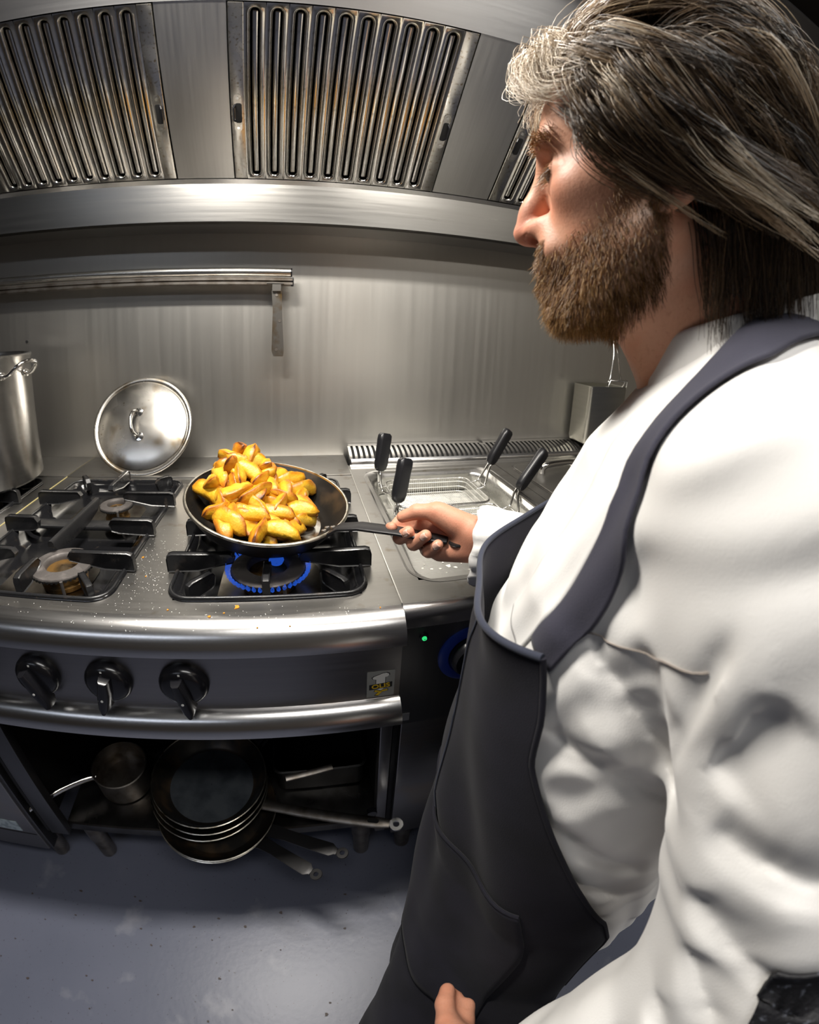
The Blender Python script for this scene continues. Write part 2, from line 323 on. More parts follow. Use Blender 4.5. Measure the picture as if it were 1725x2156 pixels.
for i,x in enumerate(FX):
    f = thing('baffle_filter', flabels[i], 'filter', (0,0,0), 'baffle filters in the hood'); f.matrix_basis = filt_matrix(x)
    side = (FW-NS*PER)/2
    for k in range(NS):
        if proto_b is None:
            proto_b = bmb.build('baffle', M['filter_steel'], None, 60); proto_i = inner.build('inner_baffle', M['filter_steel'], None, 40); ob, oi_ = proto_b, proto_i
        else: ob, oi_ = proto_b.copy(), proto_i.copy(); COL.objects.link(ob); COL.objects.link(oi_)
        for o in (ob,oi_): o.parent = f; o.location = (side+k*PER,0,0)
    for s in (0,1):
        xa = .0015 if s == 0 else FW-side; xb = side if s == 0 else FW-.0015
        fr = MB().box(xa,xb,0,BT,-.012,.0006,b=.0015).build('side_frame', M['filter_frame']); fr.parent = f
        la = MB()                                     # recessed folding handle
        xm = (xa+xb)/2; yy = BT*.42
        la.prism(rrect(xm-.009,xm+.009,yy-.045,yy+.045,.008), .0006, .003)
        hd = la.build('latch_plate', M['filter_frame']); hd.parent = f
        cut = MB().prism(rrect(xm-.006,xm+.009,yy-.024,yy+.024,.005), .0031, .0036).build('latch_recess', M['black_hole']); cut.parent = hd
        for dy in (-.036,.036):
            rv = MB().cyl((xm,yy+dy,.003),.0034,.0015,12).build('rivet', M['chrome']); rv.parent = hd
        bar = MB().tube([(xm+.006*(1 if s else -1),yy-.02,.003),(xm+.009*(1 if s else -1),yy-.015,.009),(xm+.009*(1 if s else -1),yy+.015,.009),(xm+.006*(1 if s else -1),yy+.02,.003)],.0024,8).build('latch_handle', M['black_plastic']); bar.parent = hd

# ================================================================ rail on the wall
rail = thing('utensil_rail', 'double steel utensil rail on the wall with one bracket', 'rail', (-.9,YW,1.42))
RX0, RX1 = -1.9, -.022
MB().tube([(RX0,1.205,1.437),(RX1,1.205,1.437)],.0125,20).build('tube', M['cook_steel'], rail)
m_ = MB(); m_.xprof([(1.199,1.422),(1.193,1.419),(1.193,1.413),(1.199,1.411),(1.193,1.408),(1.193,1.402),(1.199,1.399),(1.212,1.399),(1.212,1.422)],RX0,RX1+.006); m_.build('channel', M['worn_steel'], rail, 50)
MB().tube([(RX1-.001,1.205,1.437),(RX1+.004,1.205,1.437)],.0122,16).build('end_cap', M['black_plastic'], rail)
MB().box(RX1+.001,RX1+.009,1.194,1.213,1.398,1.423,b=.002).build('end_cap', M['black_plastic'], rail)
br = MB(); br.prism([(-.074,1.385),(-.046,1.385),(-.044,1.33),(-.038,1.215),(-.041,1.2),(-.068,1.2),(-.073,1.215),(-.070,1.33)],0,.0035,Matrix(((1,0,0,0),(0,0,-1,1.2),(0,1,0,0),(0,0,0,1))))
br.box(-.088,-.040,1.186,1.2,1.4035,1.4065); br.box(-.072,-.048,1.188,1.2,1.383,1.405)
bo = br.build('bracket', mat('rusty_steel',(.42,.40,.37),1,.32,blotch=[(16,(.28,.17,.05),.50,.68)]), rail, 30)
for x_,z_ in ((-.060,1.372),(-.051,1.30),(-.060,1.218)):
    MB().cyl((0,0,0),.004,.002,12,Matrix.Translation((x_,1.1966,z_))@Matrix.Rotation(math.pi/2,4,'X')).build('rivet', M['worn_steel'], bo)
MB().tube([(-.058,1.198,1.365),(-.058,YW-.0005,1.365)],.006,8).build('wall_fixing', M['worn_steel'], bo)

# ================================================================ gas ranges
def blade(mb, x0,y0,x1,y1, z0=.886, z1=.921, w=.012, taper=None):
    """cast finger from (x0,y0) to (x1,y1), taller at its outer end; taper lowers the inner foot"""
    d = Vector((x1-x0,y1-y0,0)); L = d.length; d.normalize(); n = Vector((-d.y,d.x,0)); zf = z0 if taper is None else z0+taper
    prof = [(0,z0),(L*.45,z0+.002),(L*.8,zf),(L-.004,zf+.004),(L,z1-.010),(L-.006,z1-.001),(L-.012,z1),(.010,z1),(.002,z1-.003),(0,z1-.010)]
    rings = []
    for s,k in ((-1,.55),(-1,1),(1,1),(1,.55)):
        off = s*w/2*(1 if k == 1 else .72); rings.append([tuple(Vector((x0,y0,0))+d*(a if k == 1 else min(max(a,.0015),L-.0015))+n*off+Vector((0,0,z if k == 1 else (z+.0016 if z < .9 else z+.0012)))) for a,z in prof])
    mb.loft(rings, True, True)
def make_pan_support(x0,x1,y0,y1,label,px0=None,px1=None):
    t = thing('pan_support', label, 'pan support', ((x0+x1)/2,(y0+y1)/2,ZC), 'cast iron pan supports')
    xc = (x0+x1)/2; e0 = x0-.012; e1 = x1+.014
    def part(nm, *bl):
        mb = MB()
        for q in bl: blade(mb,*q)
        mb.build(nm, M['cast_iron'], t, 40)
    for y in (.617,.885):
        part('finger', (e0,y,xc-.055,y,.888,.921,.013,.012)); part('finger', (e1,y,xc+.05,y,.888,.921,.013,.012))
    for y in (.745,):
        part('finger', (e0+.004,y,xc-.085,y,.888,.921,.014,.004)); part('finger', (e1-.004,y,xc+.075,y,.888,.921,.014,.004))
    ff = MB(); blade(ff, xc,y0+.006,xc,.598,.888,.919,.012,.012); ff.build('finger', M['cast_iron'], t, 40)
    mf = MB(); mf.loft([[(xc-.006+k,y_,z_) for k,z_ in ((0,zb),(0,.917),(.003,.921),(.009,.921),(.012,.917),(.012,zb))] for y_,zb in ((.645,.910),(.662,.897),(.72,.889),(.79,.889),(.835,.897),(.852,.910))], True, True); mf.build('finger', M['cast_iron'], t, 40)
    part('finger', (xc,y1-.004,xc,.925,.888,.919,.012,.012))
    for sx in (-1,1):
        cx = x0+.035 if sx < 0 else x1-.035
        part('corner_rib', (cx,y0+.018,cx-sx*.036,y0+.060,.872,.905,.011,.004)); part('corner_rib', (cx,y1-.016,cx-sx*.03,y1-.052,.872,.910,.011,.004))
    fr = MB(); fr.tube([(x,y,.8895) for x,y in rrect(x0+.005,x1-.005,y0+.005,y1-.005,.032,6)],.0034,8,closed=True); fr.build('rim', M['cast_iron'], t, 60)
    cross = MB(); cross.box(x0+.004,x1-.004,.770,.806,.880,.889,b=.003); cross.build('cross_bar', M['cast_iron'], t, 40)
    return t
def burner(x,y,r,parent,lit=False):
    c = (x,y,.862)
    b = MB().lathe([(r*.72,0),(r*.74,.008),(r*.66,.012),(r*.66,.020),(r*.80,.024),(r*.80,.028)],c,32,cap0=True,cap1=True).build('burner', M['burnt_brass'], parent, 40)
    MB().lathe([(r*.80,.028),(r*.98,.030),(r,.033),(r,.0345),(r*.97,.0365),(r*.60,.039),(r*.55,.037),(r*.52,.032),(r*.50,.026)],c,40).build('burner_cap', M['burner_iron'], b, 40)
    MB().lathe([(r*.50,.026),(r*.30,.028),(r*.12,.032),(0.001,.033)],c,24).build('burner_core', M['burnt_brass'], b, 50)
    tm = MB()
    for k in range(44):
        a = 2*math.pi*k/44; Mx = Matrix.Translation((x,y,.862+.0315))@Matrix.Rotation(a,4,'Z'); tm.box(r*.965,r*1.012,-.0016,.0016,-.0022,.0022,Mx)
    tm.build('flame_ports', M['black_hole'], b); 
    MB().tube([(x+r*.45,y-r*.95,.868),(x+r*.45,y-r*.95,.896)],.0028,8).build('igniter', M['burner_iron'], b)
    if lit:
        fl = MB()
        for k in range(44):
            a = 2*math.pi*k/44; ca,sa = math.cos(a),math.sin(a); h = .011+.003*random.random()
            fl.tube([(x+ca*r*1.0,y+sa*r*1.0,.892),(x+ca*(r+.004),y+sa*(r+.004),.8935),(x+ca*(r+.007),y+sa*(r+.007),.897),(x+ca*(r+.008),y+sa*(r+.008),.897+h*.5)],[.0016,.0034,.0030,.0005],6)
        fl.build('flame', M['flame'], b, 60)
        MB().lathe([(.001,.040),(.010,.041),(.013,.047),(.006,.060),(.001,.068)],(x+.014,y+.006,.858),16).build('flame', M['flame'], b, 60)
def knob(x, z, y, parent, ang):
    M0 = Matrix.Translation((x,y,z))@Matrix.Rotation(math.pi/2,4,'X')          # local z points at the cook
    k = MB().lathe([(.0385,0),(.0385,.006),(.036,.012),(.031,.017),(.024,.019),(.001,.0195)],(0,0,0),36,M0,cap0=True).build('knob', M['black_plastic'], parent, 40)
    Mg = M0@Matrix.Rotation(math.radians(ang),4,'Z')
    g = MB(); g.loft([[(px_*s,py_*s2-.004,z_) for px_,py_ in ((-.009,.030),(.009,.030),(.012,.0),(.0095,-.034),(.003,-.046),(-.003,-.046),(-.0095,-.034),(-.012,0))] for s,s2,z_ in ((1.15,1,.012),(1.0,1,.022),(.75,.97,.032),(.45,.92,.035))], False, True, Mg)
    g.build('pointer_grip', M['black_plastic'], k, 45)
    MB().cyl((0,-.012,.0352),.0022,.0008,10,Mg).build('mark', M['white_mark'], k)
    MB().prism([(-.0016,.032),(-.0016,.026),(.0016,.026),(.0016,.032)],.0168,.0176,M0).build('zero_mark', M['white_mark'], k)
def range_body(t, rx0, rx1, cols, knobs, closed_front=False):
    ox = rx0+.6545
    # worktop with two openings, its rolled front edge
    m_ = MB(); ys = .50
    (a0,a1,ay0,ay1),(b0,b1,by0,by1) = cols; i_ = .0135
    m_.box(rx0,rx1,ys,ay0+i_,ZC-.03,ZC); m_.box(rx0,rx1,ay1-i_,1.071,ZC-.03,ZC); m_.box(rx0,a0+i_,ay0+i_,ay1-i_,ZC-.03,ZC); m_.box(a1-i_,b0+i_,ay0+i_,ay1-i_,ZC-.03,ZC); m_.box(b1-i_,rx1,ay0+i_,ay1-i_,ZC-.03,ZC)
    m_.build('worktop', M['top_steel'], t, 30)
    MB().box(rx0,rx1,1.0715,YW-.001,ZC-.03,ZC+.0035,b=.002).build('rear_upstand', M['top_steel'], t, 30)
    pr = [(ys,ZC)] + [(y,z) for y,z in arc(ys,ZC-.041,.041,90,180,10)] + [(.459,.840),(.462,.838),(.466,.838),(.466,.843),(ys,.843)]
    MB().xprof(pr,rx0,rx1).build('rolled_edge', M['bull_steel'], t, 50)
    MB().box(rx0+.001,rx1-.001,.478,.51,.700,.8425).build('control_panel', M['panel_steel'], t)
    pr = [(.505,.712),(.484,.712)] + [(y,z) for y,z in arc(.4845,.677,.0355,92,180,10)] + [(.449,.671),(.453,.668),(.462,.668),(.462,.675),(.505,.675)]
    MB().xprof(pr,rx0,rx1-.0).build('lower_rail', M['bull_steel'], t, 50)
    for (c0,c1,cy0,cy1) in cols:
        tr = MB(); rr = lambda k: rrect(c0+k,c1-k,cy0+k,cy1-k,max(.038-k,.012),7)
        tr.loft([[(x,y,z) for x,y in rr(k)] for k,z in ((0,ZC+.0005),(.001,ZC+.003),(.004,ZC+.004),(.012,ZC+.003),(.020,ZC-.006),(.030,ZC-.020),(.045,ZC-.026))], False, True)
        tr.build('enamel_tray', M['enamel'], t, 50)
        for yc in ((cy0+.085),(cy1-.165)):
            xc = (c0+c1)/2; MB().prism(rrect(xc-.085,xc+.085,yc-.066,yc+.066,.03,6),ZC-.0255,ZC-.0245).build('drip_plate', M['drip_plate'], t)
    for x,ang in knobs:
        knob(x,.774,.478,t,ang)
    # frame under the worktop
    m_ = MB(); m_.box(rx0+.004,rx0+.012,.50,YW-.03,.20,.70); m_.box(rx1-.012,rx1-.004,.51,YW-.03,.20,.70); m_.box(rx0+.01,rx1-.01,YW-.05,YW-.03,.20,.70); m_.box(rx0+.01,rx1-.01,.52,YW-.03,.69,.699)
    m_.build('cabinet', M['inside_dark'], t)
    for fx,fy in ((rx0+.083,.555),(rx1-.048,.545),(rx0+.083,1.15),(rx1-.048,1.15)):
        MB().lathe([(.024,.195),(.024,.10),(.021,.09),(.020,.006),(.017,0)],(fx,fy,0),20,cap1=True,cap0=True).build('foot', M['worn_steel'], t, 40)
RX_0, RX_1 = -.6545, .1455
COLS = [(-.612,-.297,.523,1.046),(-.213,.105,.531,1.046)]
rng = thing('gas_range', 'stainless steel gas range with four burners and open shelf beneath', 'stove', (-.25,.86,0))
range_body(rng, RX_0, RX_1, COLS, [(-.429,20),(-.307,-14),(-.187,8),(-.551,0)])
burner(-.418,.612,.056,rng); burner(-.418,.868,.038,rng); burner(-.055,.612,.062,rng,True); burner(-.055,.875,.056,rng)
# open compartment: posts, shelf
MB().box(.121,.1435,.495,.52,.195,.672,b=.002).build('post', M['panel_steel'], rng)
MB().box(-.640,-.594,.498,.52,.195,.672,b=.002).build('post', M['dark_steel'], rng)
MB().xprof([(.515,.222),(.518,.226),(.53,.227),(1.2,.227),(1.2,.222),(.53,.222),(.525,.198),(.515,.196)],-.594,.1435).build('shelf', mat('shelf_steel',(.16,.155,.15),1,.30,blotch=(10,(.06,.055,.05),.4,.65),rvar=.08), rng, 30)
MB().cyl((0,0,0),.011,.012,16,Matrix.Translation((.112,.50,.30))@Matrix.Rotation(math.pi/2,4,'X')).build('door_stop', M['black_plastic'], rng)
# small engraved arrows over the knobs
for x_,kind in ((-.429,0),(-.307,1),(-.187,2)):
    d = .0065; P = {0:[(-d,0),(0,d),(d,0),(0,-d)],1:[(-d,d*.4),(d,d*.4),(0,-d)],2:[(-d,0),(d*.6,d*.5),(d*.6,-d*.5)]}[kind]
    MB().tube([(x_+a,.4777,.829+b_) for a,b_ in P],.0007,5,closed=True).build('engraved_mark', M['print_black'], rng)
# maker's plate: chef hat over a lettered band and a neckerchief
lx0,lx1,lz0,lz1 = .091,.1355,.7135,.777
Ml = Matrix(((1,0,0,(lx0+lx1)/2),(0,0,-1,.4777),(0,1,0,(lz0+lz1)/2),(0,0,0,1)))
lg = MB().prism(rrect(-.0222,.0222,-.0290,.0290,.0008,2),0,.0006,Ml).build('maker_plate', M['sticker'], rng)
hat = [(-.0075,.001),(-.0075,.012),(-.0125,.0135),(-.0135,.0165),(-.0105,.019),(-.004,.0215),(.003,.0245),(.0085,.0250),(.0125,.0225),(.0128,.0190),(.0100,.0165),(.0068,.0160),(.0068,.001)]
MB().prism([(x*1.12,(y-.013)*1.10+.013) for x,y in hat],.0006,.0009,Ml).build('hat_outline', M['print_black'], lg); MB().prism(hat,.0009,.0012,Ml).build('hat', M['print_white'], lg)
MB().prism([(-.0185,-.0105),(.0185,-.0075),(.0185,.0040),(-.0185,.0010)],.0012,.0015,Ml).build('lettered_band', M['print_black'], lg)
tcv = bpy.data.curves.new('maker_name','FONT'); tcv.body = 'OLIS'; tcv.size = .0132; tcv.align_x = 'CENTER'; tcv.align_y = 'CENTER'; tcv.extrude = .0001; tcv.offset = .00035; tcv.space_character = 1.0
to = bpy.data.objects.new('maker_name_curve', tcv); COL.objects.link(to); bpy.context.view_layer.update()
tm_ = bpy.data.meshes.new_from_object(to.evaluated_get(bpy.context.evaluated_depsgraph_get())); bpy.data.objects.remove(to)
tm_.transform(Ml@Matrix.Translation((0,-.0033,.0017))@Matrix.Rotation(math.radians(4.5),4,'Z')@Matrix.Diagonal((1.12,.95,1,1))); tm_.materials.clear(); tm_.materials.append(M['print_yellow'])
link(bpy.data.objects.new('maker_name', tm_), lg)
MB().prism([(-.005,-.0098),(.005,-.0090),(0,-.0140)],.0012,.0015,Ml).build('collar', M['print_white'], lg)
for P in ([(-.0010,-.0155),(.0035,-.0165),(-.0035,-.0255),(-.0085,-.0240)],[(-.0085,-.0125),(-.0020,-.0150),(-.0025,-.0175),(-.0100,-.0160)],[(.0015,-.0140),(.0115,-.0125),(.0110,-.0160),(.0015,-.0175)]):
    cx_=sum(p[0] for p in P)/4; cy_=sum(p[1] for p in P)/4
    MB().prism([(cx_+(x-cx_)*1.25,cy_+(y-cy_)*1.35) for x,y in P],.0006,.0010,Ml).build('scarf_outline', M['print_black'], lg); MB().prism(P,.0010,.0013,Ml).build('scarf', M['print_yellow'], lg)
sup = [make_pan_support(*COLS[0],'cast iron pan support over the two left burners'), make_pan_support(*COLS[1],'cast iron pan support under the frying pan')]
# neighbour on the left
rngL = thing('gas_range', 'stainless steel gas range under the stock pot at the left edge', 'stove', (-1.05,.86,0))
COLL = [(c[0]-.802,c[1]-.802,c[2],c[3]) for c in COLS]
range_body(rngL, RX_0-.802, RX_1-.802-.0005, COLL, [(-.9,0),(-1.1,0)])
MB().box(RX_1-.802-.001,RX_0-.0002,.50,YW-.002,ZC-.004,ZC+.0012).build('joint_sealant', M['sealant'], rngL)
dl = MB().box(-1.43,-.668,.484,.506,.128,.660,b=.003).build('oven_door', M['panel_steel'], rngL)
MB().box(-1.43,-.672,.4835,.50,.200,.204).build('door_seam', M['black_hole'], dl)
MB().box(-.83,-.705,.4826,.484,.212,.252).build('rating_label', M['label_paper'], dl)
MB().box(-.668,-.659,.49,.52,.13,.668).build('door_edge', M['dark_steel'], rngL)
make_pan_support(*COLL[1],'cast iron pan support under the stock pot at the left edge')
burner((COLL[1][0]+COLL[1][1])/2,.612,.056,rngL); burner((COLL[1][0]+COLL[1][1])/2,.875,.056,rngL)

# ================================================================ stock pot and lid
pot = thing('stock_pot', 'tall shiny steel stock pot at the left edge', 'pot', (-.83,.95,.9215))
PR = .155
MB().lathe([(.001,0),(PR-.006,0),(PR,.006),(PR,.30),(PR+.003,.306),(PR+.003,.311),(PR-.001,.3125),(PR-.003,.310),(PR-.003,.012),(.001,.008)],(-.83,.95,.9215),64).build('body', M['pot_steel'], pot, 40)
for sgn,ang in ((1,-8),(-1,-8)):
    Mh = Matrix.Translation((-.83,.95,.9215+.270))@Matrix.Rotation(math.radians(ang+(0 if sgn>0 else 180)),4,'Z')
    pts = smooth_curve([(PR,-.040,-.004),(PR+.018,-.040,-.002),(PR+.040,-.033,.016),(PR+.050,-.014,.026),(PR+.050,.014,.026),(PR+.040,.033,.016),(PR+.018,.040,-.002),(PR,.040,-.004)],5)
    hd = MB().tube(pts,.0048,10,M=Mh).build('handle', M['chrome'], pot, 60)
    for yy in (-.040,.040): MB().lathe([(.010,0),(.009,.003),(.001,.004)],(0,0,0),14,Mh@Matrix.Translation((PR-.001,yy,-.004))@Matrix.Rotation(math.pi/2,4,'Y')).build('rivet', M['chrome'], hd)
lid = thing('pot_lid', 'round steel pot lid leaning against the wall', 'lid', (-.443,1.105,.89))
LN = Vector((.02,-.855,.52)).normalized()
lc = Vector((-.446,1.158,1.011)); LM = frame_to(lc,(1,0.0,.14),LN)
R_ = .147
MB().lathe([(.001,.016),(.05,.0145),(.10,.010),(.128,.005),(.132,.0035),(.134,.001),(.1365,.003),(.142,.005),(R_-.001,.003),(R_,0),(R_-.001,-.003),(R_-.006,-.004),(.13,-.002),(.10,.006),(.001,.012)],(0,0,0),72,LM).build('disc', M['lid_steel'], lid, 60)
hh = smooth_curve([(-.006,.036,.014),(-.010,.035,.030),(-.016,.026,.040),(-.020,0,.044),(-.016,-.026,.040),(-.010,-.035,.030),(-.006,-.036,.014)],6)
hd = MB().tube(hh,.0046,10,M=LM).build('handle', M['chrome'], lid, 60)
for yy in (.036,-.036):
    MB().lathe([(.013,0),(.012,.0025),(.006,.0035),(.001,.004)],(-.004,yy,.0145),20,LM).build('rivet_plate', M['chrome'], hd, 40)
for k in range(3): MB().cyl((-.115,.012-.006*k,.0065),.0013,.0012,8,LM).build('steam_hole', M['black_hole'], lid)
# ================================================================ pasta cooker beside the range, and the unit after it
def vented_unit(t, x0, x1, tank, dark):
    """worktop with a sunk basin, slotted rear vent, front, feet"""
    (tx0,tx1,ty0,ty1) = tank; m_ = MB(); Z = ZC+.001
    m_.box(x0,x1,.50,ty0+.012,Z-.03,Z); m_.box(x0,x1,ty1-.012,1.15,Z-.03,Z); m_.box(x0,tx0+.012,ty0+.012,ty1-.012,Z-.03,Z); m_.box(tx1-.012,x1,ty0+.012,ty1-.012,Z-.03,Z)
    m_.build('worktop', M['top_steel'], t, 30)
    pr = [(.50,Z)] + arc(.50,Z-.018,.018,90,180,8) + [(.482,.852),(.487,.850),(.50,.850)]
    MB().xprof(pr,x0,x1).build('rolled_edge', M['bull_steel'], t, 50)
    rr = lambda k,ry=.0: [(x,y) for x,y in rrect(tx0+k,tx1-k,ty0+k,ty1-k,max(.055-k*.4,.02),8)]
    bs = MB().loft([[(x,y,z) for x,y in rr(k)] for k,z in ((0,Z+.0006),(.006,Z-.0005),(.012,Z-.005),(.018,Z-.010))]).build('basin_lip', M['bull_steel'], t, 60)
    in0 = (tx0+.024,tx1-.022,ty0+.155,ty1-.022)
    ring_out = rr(.018); m = len(ring_out)
    ring_in = rrect(in0[0],in0[1],in0[2],in0[3],.045,8)
    MB().loft([[(x,y,Z-.010) for x,y in ring_out],[(x,y,Z-.013) for x,y in ring_in],[(x+(.004 if x<(tx0+tx1)/2 else -.004),y,Z-.022) for x,y in ring_in],[(x+(.008 if x<(tx0+tx1)/2 else -.008),y,Z-.25) for x,y in ring_in]], False, True).build('tank', M['cook_steel'], t, 50)
    # quarter-round slotted vent
    vy0, vy1, vh = 1.148, YW-.002, .040
    MB().box(x0+.008,x1-.001,vy0,vy1,ZC-.02,ZC+.003).build('vent_base', M['black_hole'], t)
    prof = lambda a: (vy1-(vy1-vy0-.006)*math.cos(math.radians(a))*1.0, ZC+.004+(vh-.004)*math.sin(math.radians(a)))
    vx0, vx1 = x0+.010, x1-.001
    m_ = MB(); lo = [prof(a) for a in np.linspace(-2,22,4)]; hi = [prof(a) for a in np.linspace(76,90,3)]
    for seg in (lo,hi): m_.loft([[(vx0,y,z) for y,z in seg],[(vx1,y,z) for y,z in seg]], closed=False)
    m_.build('vent_cover', M['bull_steel'], t, 60)
    n = 27; per = (vx1-vx0)/n; mid = [prof(a) for a in np.linspace(21,77,6)]; rib = None
    for k in range(n+1):
        if rib is None:
            q = MB(); w = per*.25
            q.loft([[(-w,y,z) for y,z in mid],[(w,y,z) for y,z in mid],[(w*.8,y+.003,z-.003) for y,z in mid],[(-w*.8,y+.003,z-.003) for y,z in mid]], closed=False)
            rib = q.build('vent_rib', M['bull_steel'], t, 60); o = rib
        else: o = rib.copy(); COL.objects.link(o)
        o.location = (vx0+per*k,0,0)
    MB().loft([[(vx0,y+.004,z-.0045) for y,z in [prof(a) for a in np.linspace(5,88,8)]],[(vx1,y+.004,z-.0045) for y,z in [prof(a) for a in np.linspace(5,88,8)]]], closed=False).build('vent_shade', M['black_hole'], t, 60)  # black sheet added close under the ribs to stand in for slot shade
    MB().add([(vx0,*prof(a)) for a in np.linspace(0,90,8)]+[(vx0,vy1,ZC+.003)],[tuple(range(9))]).build('vent_end', M['bull_steel'], t)
    # step between vent and top
    MB().xprof([(1.118,Z),(1.124,Z+.003),(1.130,Z+.003),(1.134,Z+.001),(1.140,Z+.004),(1.149,Z+.004),(1.149,Z-.01),(1.118,Z-.01)],x0+.004,x1-.001).build('rear_step', M['bull_steel'], t, 40)
    MB().box(x0+.0006,x1-.001,.492,.52,.614,.851).build('control_panel', M['dark_steel'], t)
    MB().box(x0+.014,x1-.006,.500,.512,.160,.610,b=.002).build('door', M['panel_steel'], t)
    MB().box(x0+.004,x1-.004,.515,1.2,.150,.60).build('cabinet', M['inside_dark'], t)
    for fx,fy in ((x0+.060,.545),(x1-.06,.545),(x0+.06,1.12),(x1-.06,1.12)):
        MB().lathe([(.023,.152),(.023,.09),(.020,.08),(.020,.006),(.017,0)],(fx,fy,0),20,cap1=True,cap0=True).build('foot', M['worn_steel'], t, 40)
cook = thing('pasta_cooker', 'steel pasta cooker with sunk basin right of the gas range', 'cooker', (.37,.86,0))
TK = (.176,.562,.545,1.100)
vented_unit(cook,.1462,.598,TK,True)
MB().box(.1450,.1466,.50,1.15,ZC-.01,ZC+.003).build('joint_seam', M['seam'], cook)
MB().prism(rrect(.208,.535,.708,1.074,.04,8),.822,.8235).build('cooking_water', M['water'], cook)
fo = MB(); rr_ = random.Random(3)
for k in range(26):
    x = .22+.25*rr_.random(); y = 1.00+.035*rr_.gauss(0,.7); fo.lathe([(.006+.010*rr_.random(),0),(.004,.0016),(.001,.002)],(x,min(max(y,.9),1.04),.8234),8)
fo.build('foam', M['foam'], cook, 60, kind='stuff')
cr = MB()                                              # dried starch on the sunk deck in front
for k in range(40):
    x = .20+.14*rr_.random(); y = .56+.11*rr_.random(); n = 7; r0 = .0012+.004*rr_.random()**2
    cr.prism([(x+r0*(.5+rr_.random())*math.cos(2*math.pi*i/n),y+r0*(.5+rr_.random())*math.sin(2*math.pi*i/n)) for i in range(n)],.8748,.8762)
cr.build('starch_stain', M['foam'], cook, 40, kind='stuff')
MB().lathe([(.0075,0),(.0075,.003),(.006,.004)],(0,0,0),16,Matrix.Translation((.182,.492,.823))@Matrix.Rotation(math.pi/2,4,'X'),cap0=True,cap1=True).build('lamp_bezel', M['black_plastic'], cook)
MB().lathe([(.0042,.0035),(.0038,.006),(.001,.007)],(0,0,0),14,Matrix.Translation((.182,.492,.823))@Matrix.Rotation(math.pi/2,4,'X')).build('pilot_light', M['led'], cook)
Md = Matrix.Translation((.268,.492,.772))@Matrix.Rotation(math.pi/2,4,'X')
MB().lathe([(.058,0),(.058,.004),(.052,.006),(.042,.006),(.040,.004)],(0,0,0),40,Md,cap0=True).build('dial_ring', M['blue_plastic'], cook, 40)
dk = MB().lathe([(.040,.004),(.038,.018),(.034,.024),(.001,.026)],(0,0,0),36,Md,cap0=True).build('dial_knob', M['black_plastic'], cook, 40)
MB().box(-.010,.010,-.036,.036,.024,.036,Md,b=.004).build('dial_grip', M['chrome'], dk)
MB().box(.150,.171,.4908,.4925,.624,.643).build('silver_label', mat('silver_label',(.30,.30,.31),.6,.45), cook)
MB().tube([(.262,.500,.600),(.258,.488,.596),(.262,.486,.575),(.268,.49,.572)],.003,8).build('door_pull', M['chrome'], cook)
unit = thing('cooking_unit', 'steel counter unit with lidded basin behind the chest of the cook', 'cooker', (.83,.86,0))
TK2 = (.632,1.03,.545,1.100); vented_unit(unit,.5995,1.060,TK2,True)
bl = thing('basin_lid', 'flat steel basin lid with a rounded handle at the right', 'lid', (.83,.86,ZC))
MB().prism(rrect(.640,1.022,.60,1.085,.03,6),ZC+.002,ZC+.005).build('sheet', M['top_steel'], bl)
MB().tube(smooth_curve([(.70,1.00,ZC+.004),(.70,1.00,ZC+.020),(.72,1.00,ZC+.030),(.80,1.01,ZC+.030),(.82,1.01,ZC+.020),(.82,1.01,ZC+.004)],4),.010,10).build('handle', M['chrome'], bl, 60)
# wire baskets hanging in the basin, each with a black grip at either side
def basket(x0,x1,y0,y1,label,hl,hr):
    t = thing('wire_basket', label, 'basket', ((x0+x1)/2,(y0+y1)/2,.86), 'wire baskets in the pasta cooker'); zt = .872
    MB().tube([(x,y,zt) for x,y in rrect(x0,x1,y0,y1,.025,5)],.0030,8,closed=True).build('rim', M['wire'], t, 60)
    body = MB()
    for zz,k in ((.862,.002),(.848,.004),(.834,.006)): body.tube([(x,y,zz) for x,y in rrect(x0+k,x1-k,y0+k,y1-k,.025,5)],.0012,5,closed=True)
    n = 34
    for i in range(n+1):
        x = x0+.02+(x1-x0-.04)*i/n; body.tube([(x,y0+.001,zt),(x,y0+.008,.832),(x,y1-.008,.832),(x,y1-.001,zt)],.0005,4)
    for i in range(25):
        y = y0+.02+(y1-y0-.04)*i/24; body.tube([(x0+.001,y,zt),(x0+.008,y,.832),(x1-.008,y,.832),(x1-.001,y,zt)],.0005,4)
    body.build('mesh', M['mesh_wire'], t, 60)
    for (bx,by),(ga,gb),sx in ((((x0),hl[0]),hl[1],-1),((x1,hr[0]),hr[1],1)):
        ga = Vector(ga); gb = Vector(gb); d = (gb-ga).normalized()
        wr = MB()
        for dy in (-.020,.020):
            wr.tube(smooth_curve([(bx-sx*.004,by+dy*1.2,zt),(bx+sx*.016,by+dy*1.2,zt+.004),(bx+sx*.022,by+dy,zt+.012),tuple(ga-d*.012+Vector((0,dy*.45,-.004))),tuple(ga+d*.02+Vector((0,dy*.3,0)))],5),.0032,8)
        wr.tube([(bx+sx*.020,by-.024,zt+.006),(bx+sx*.020,by+.024,zt+.006)],.0024,6)
        wr.build('handle_wire', M['wire'], t, 60)
        Mg = frame_to(ga,(1,.45,0),d); L = (gb-ga).length
        g = MB(); g.loft([[(x*s,y*s2,z) for x,y in rrect(-.0195,.0195,-.011,.011,.008,4)] for s,s2,z in ((.45,.6,-.006),(.80,.85,0),(.95,1,.012),(1.0,1,.030),(.98,1,L*.7),(1.0,1.08,L-.02),(.96,1.0,L-.006),(.7,.7,L))], True, True, Mg)
        g.build('grip', M['grip_plastic'], t, 50)
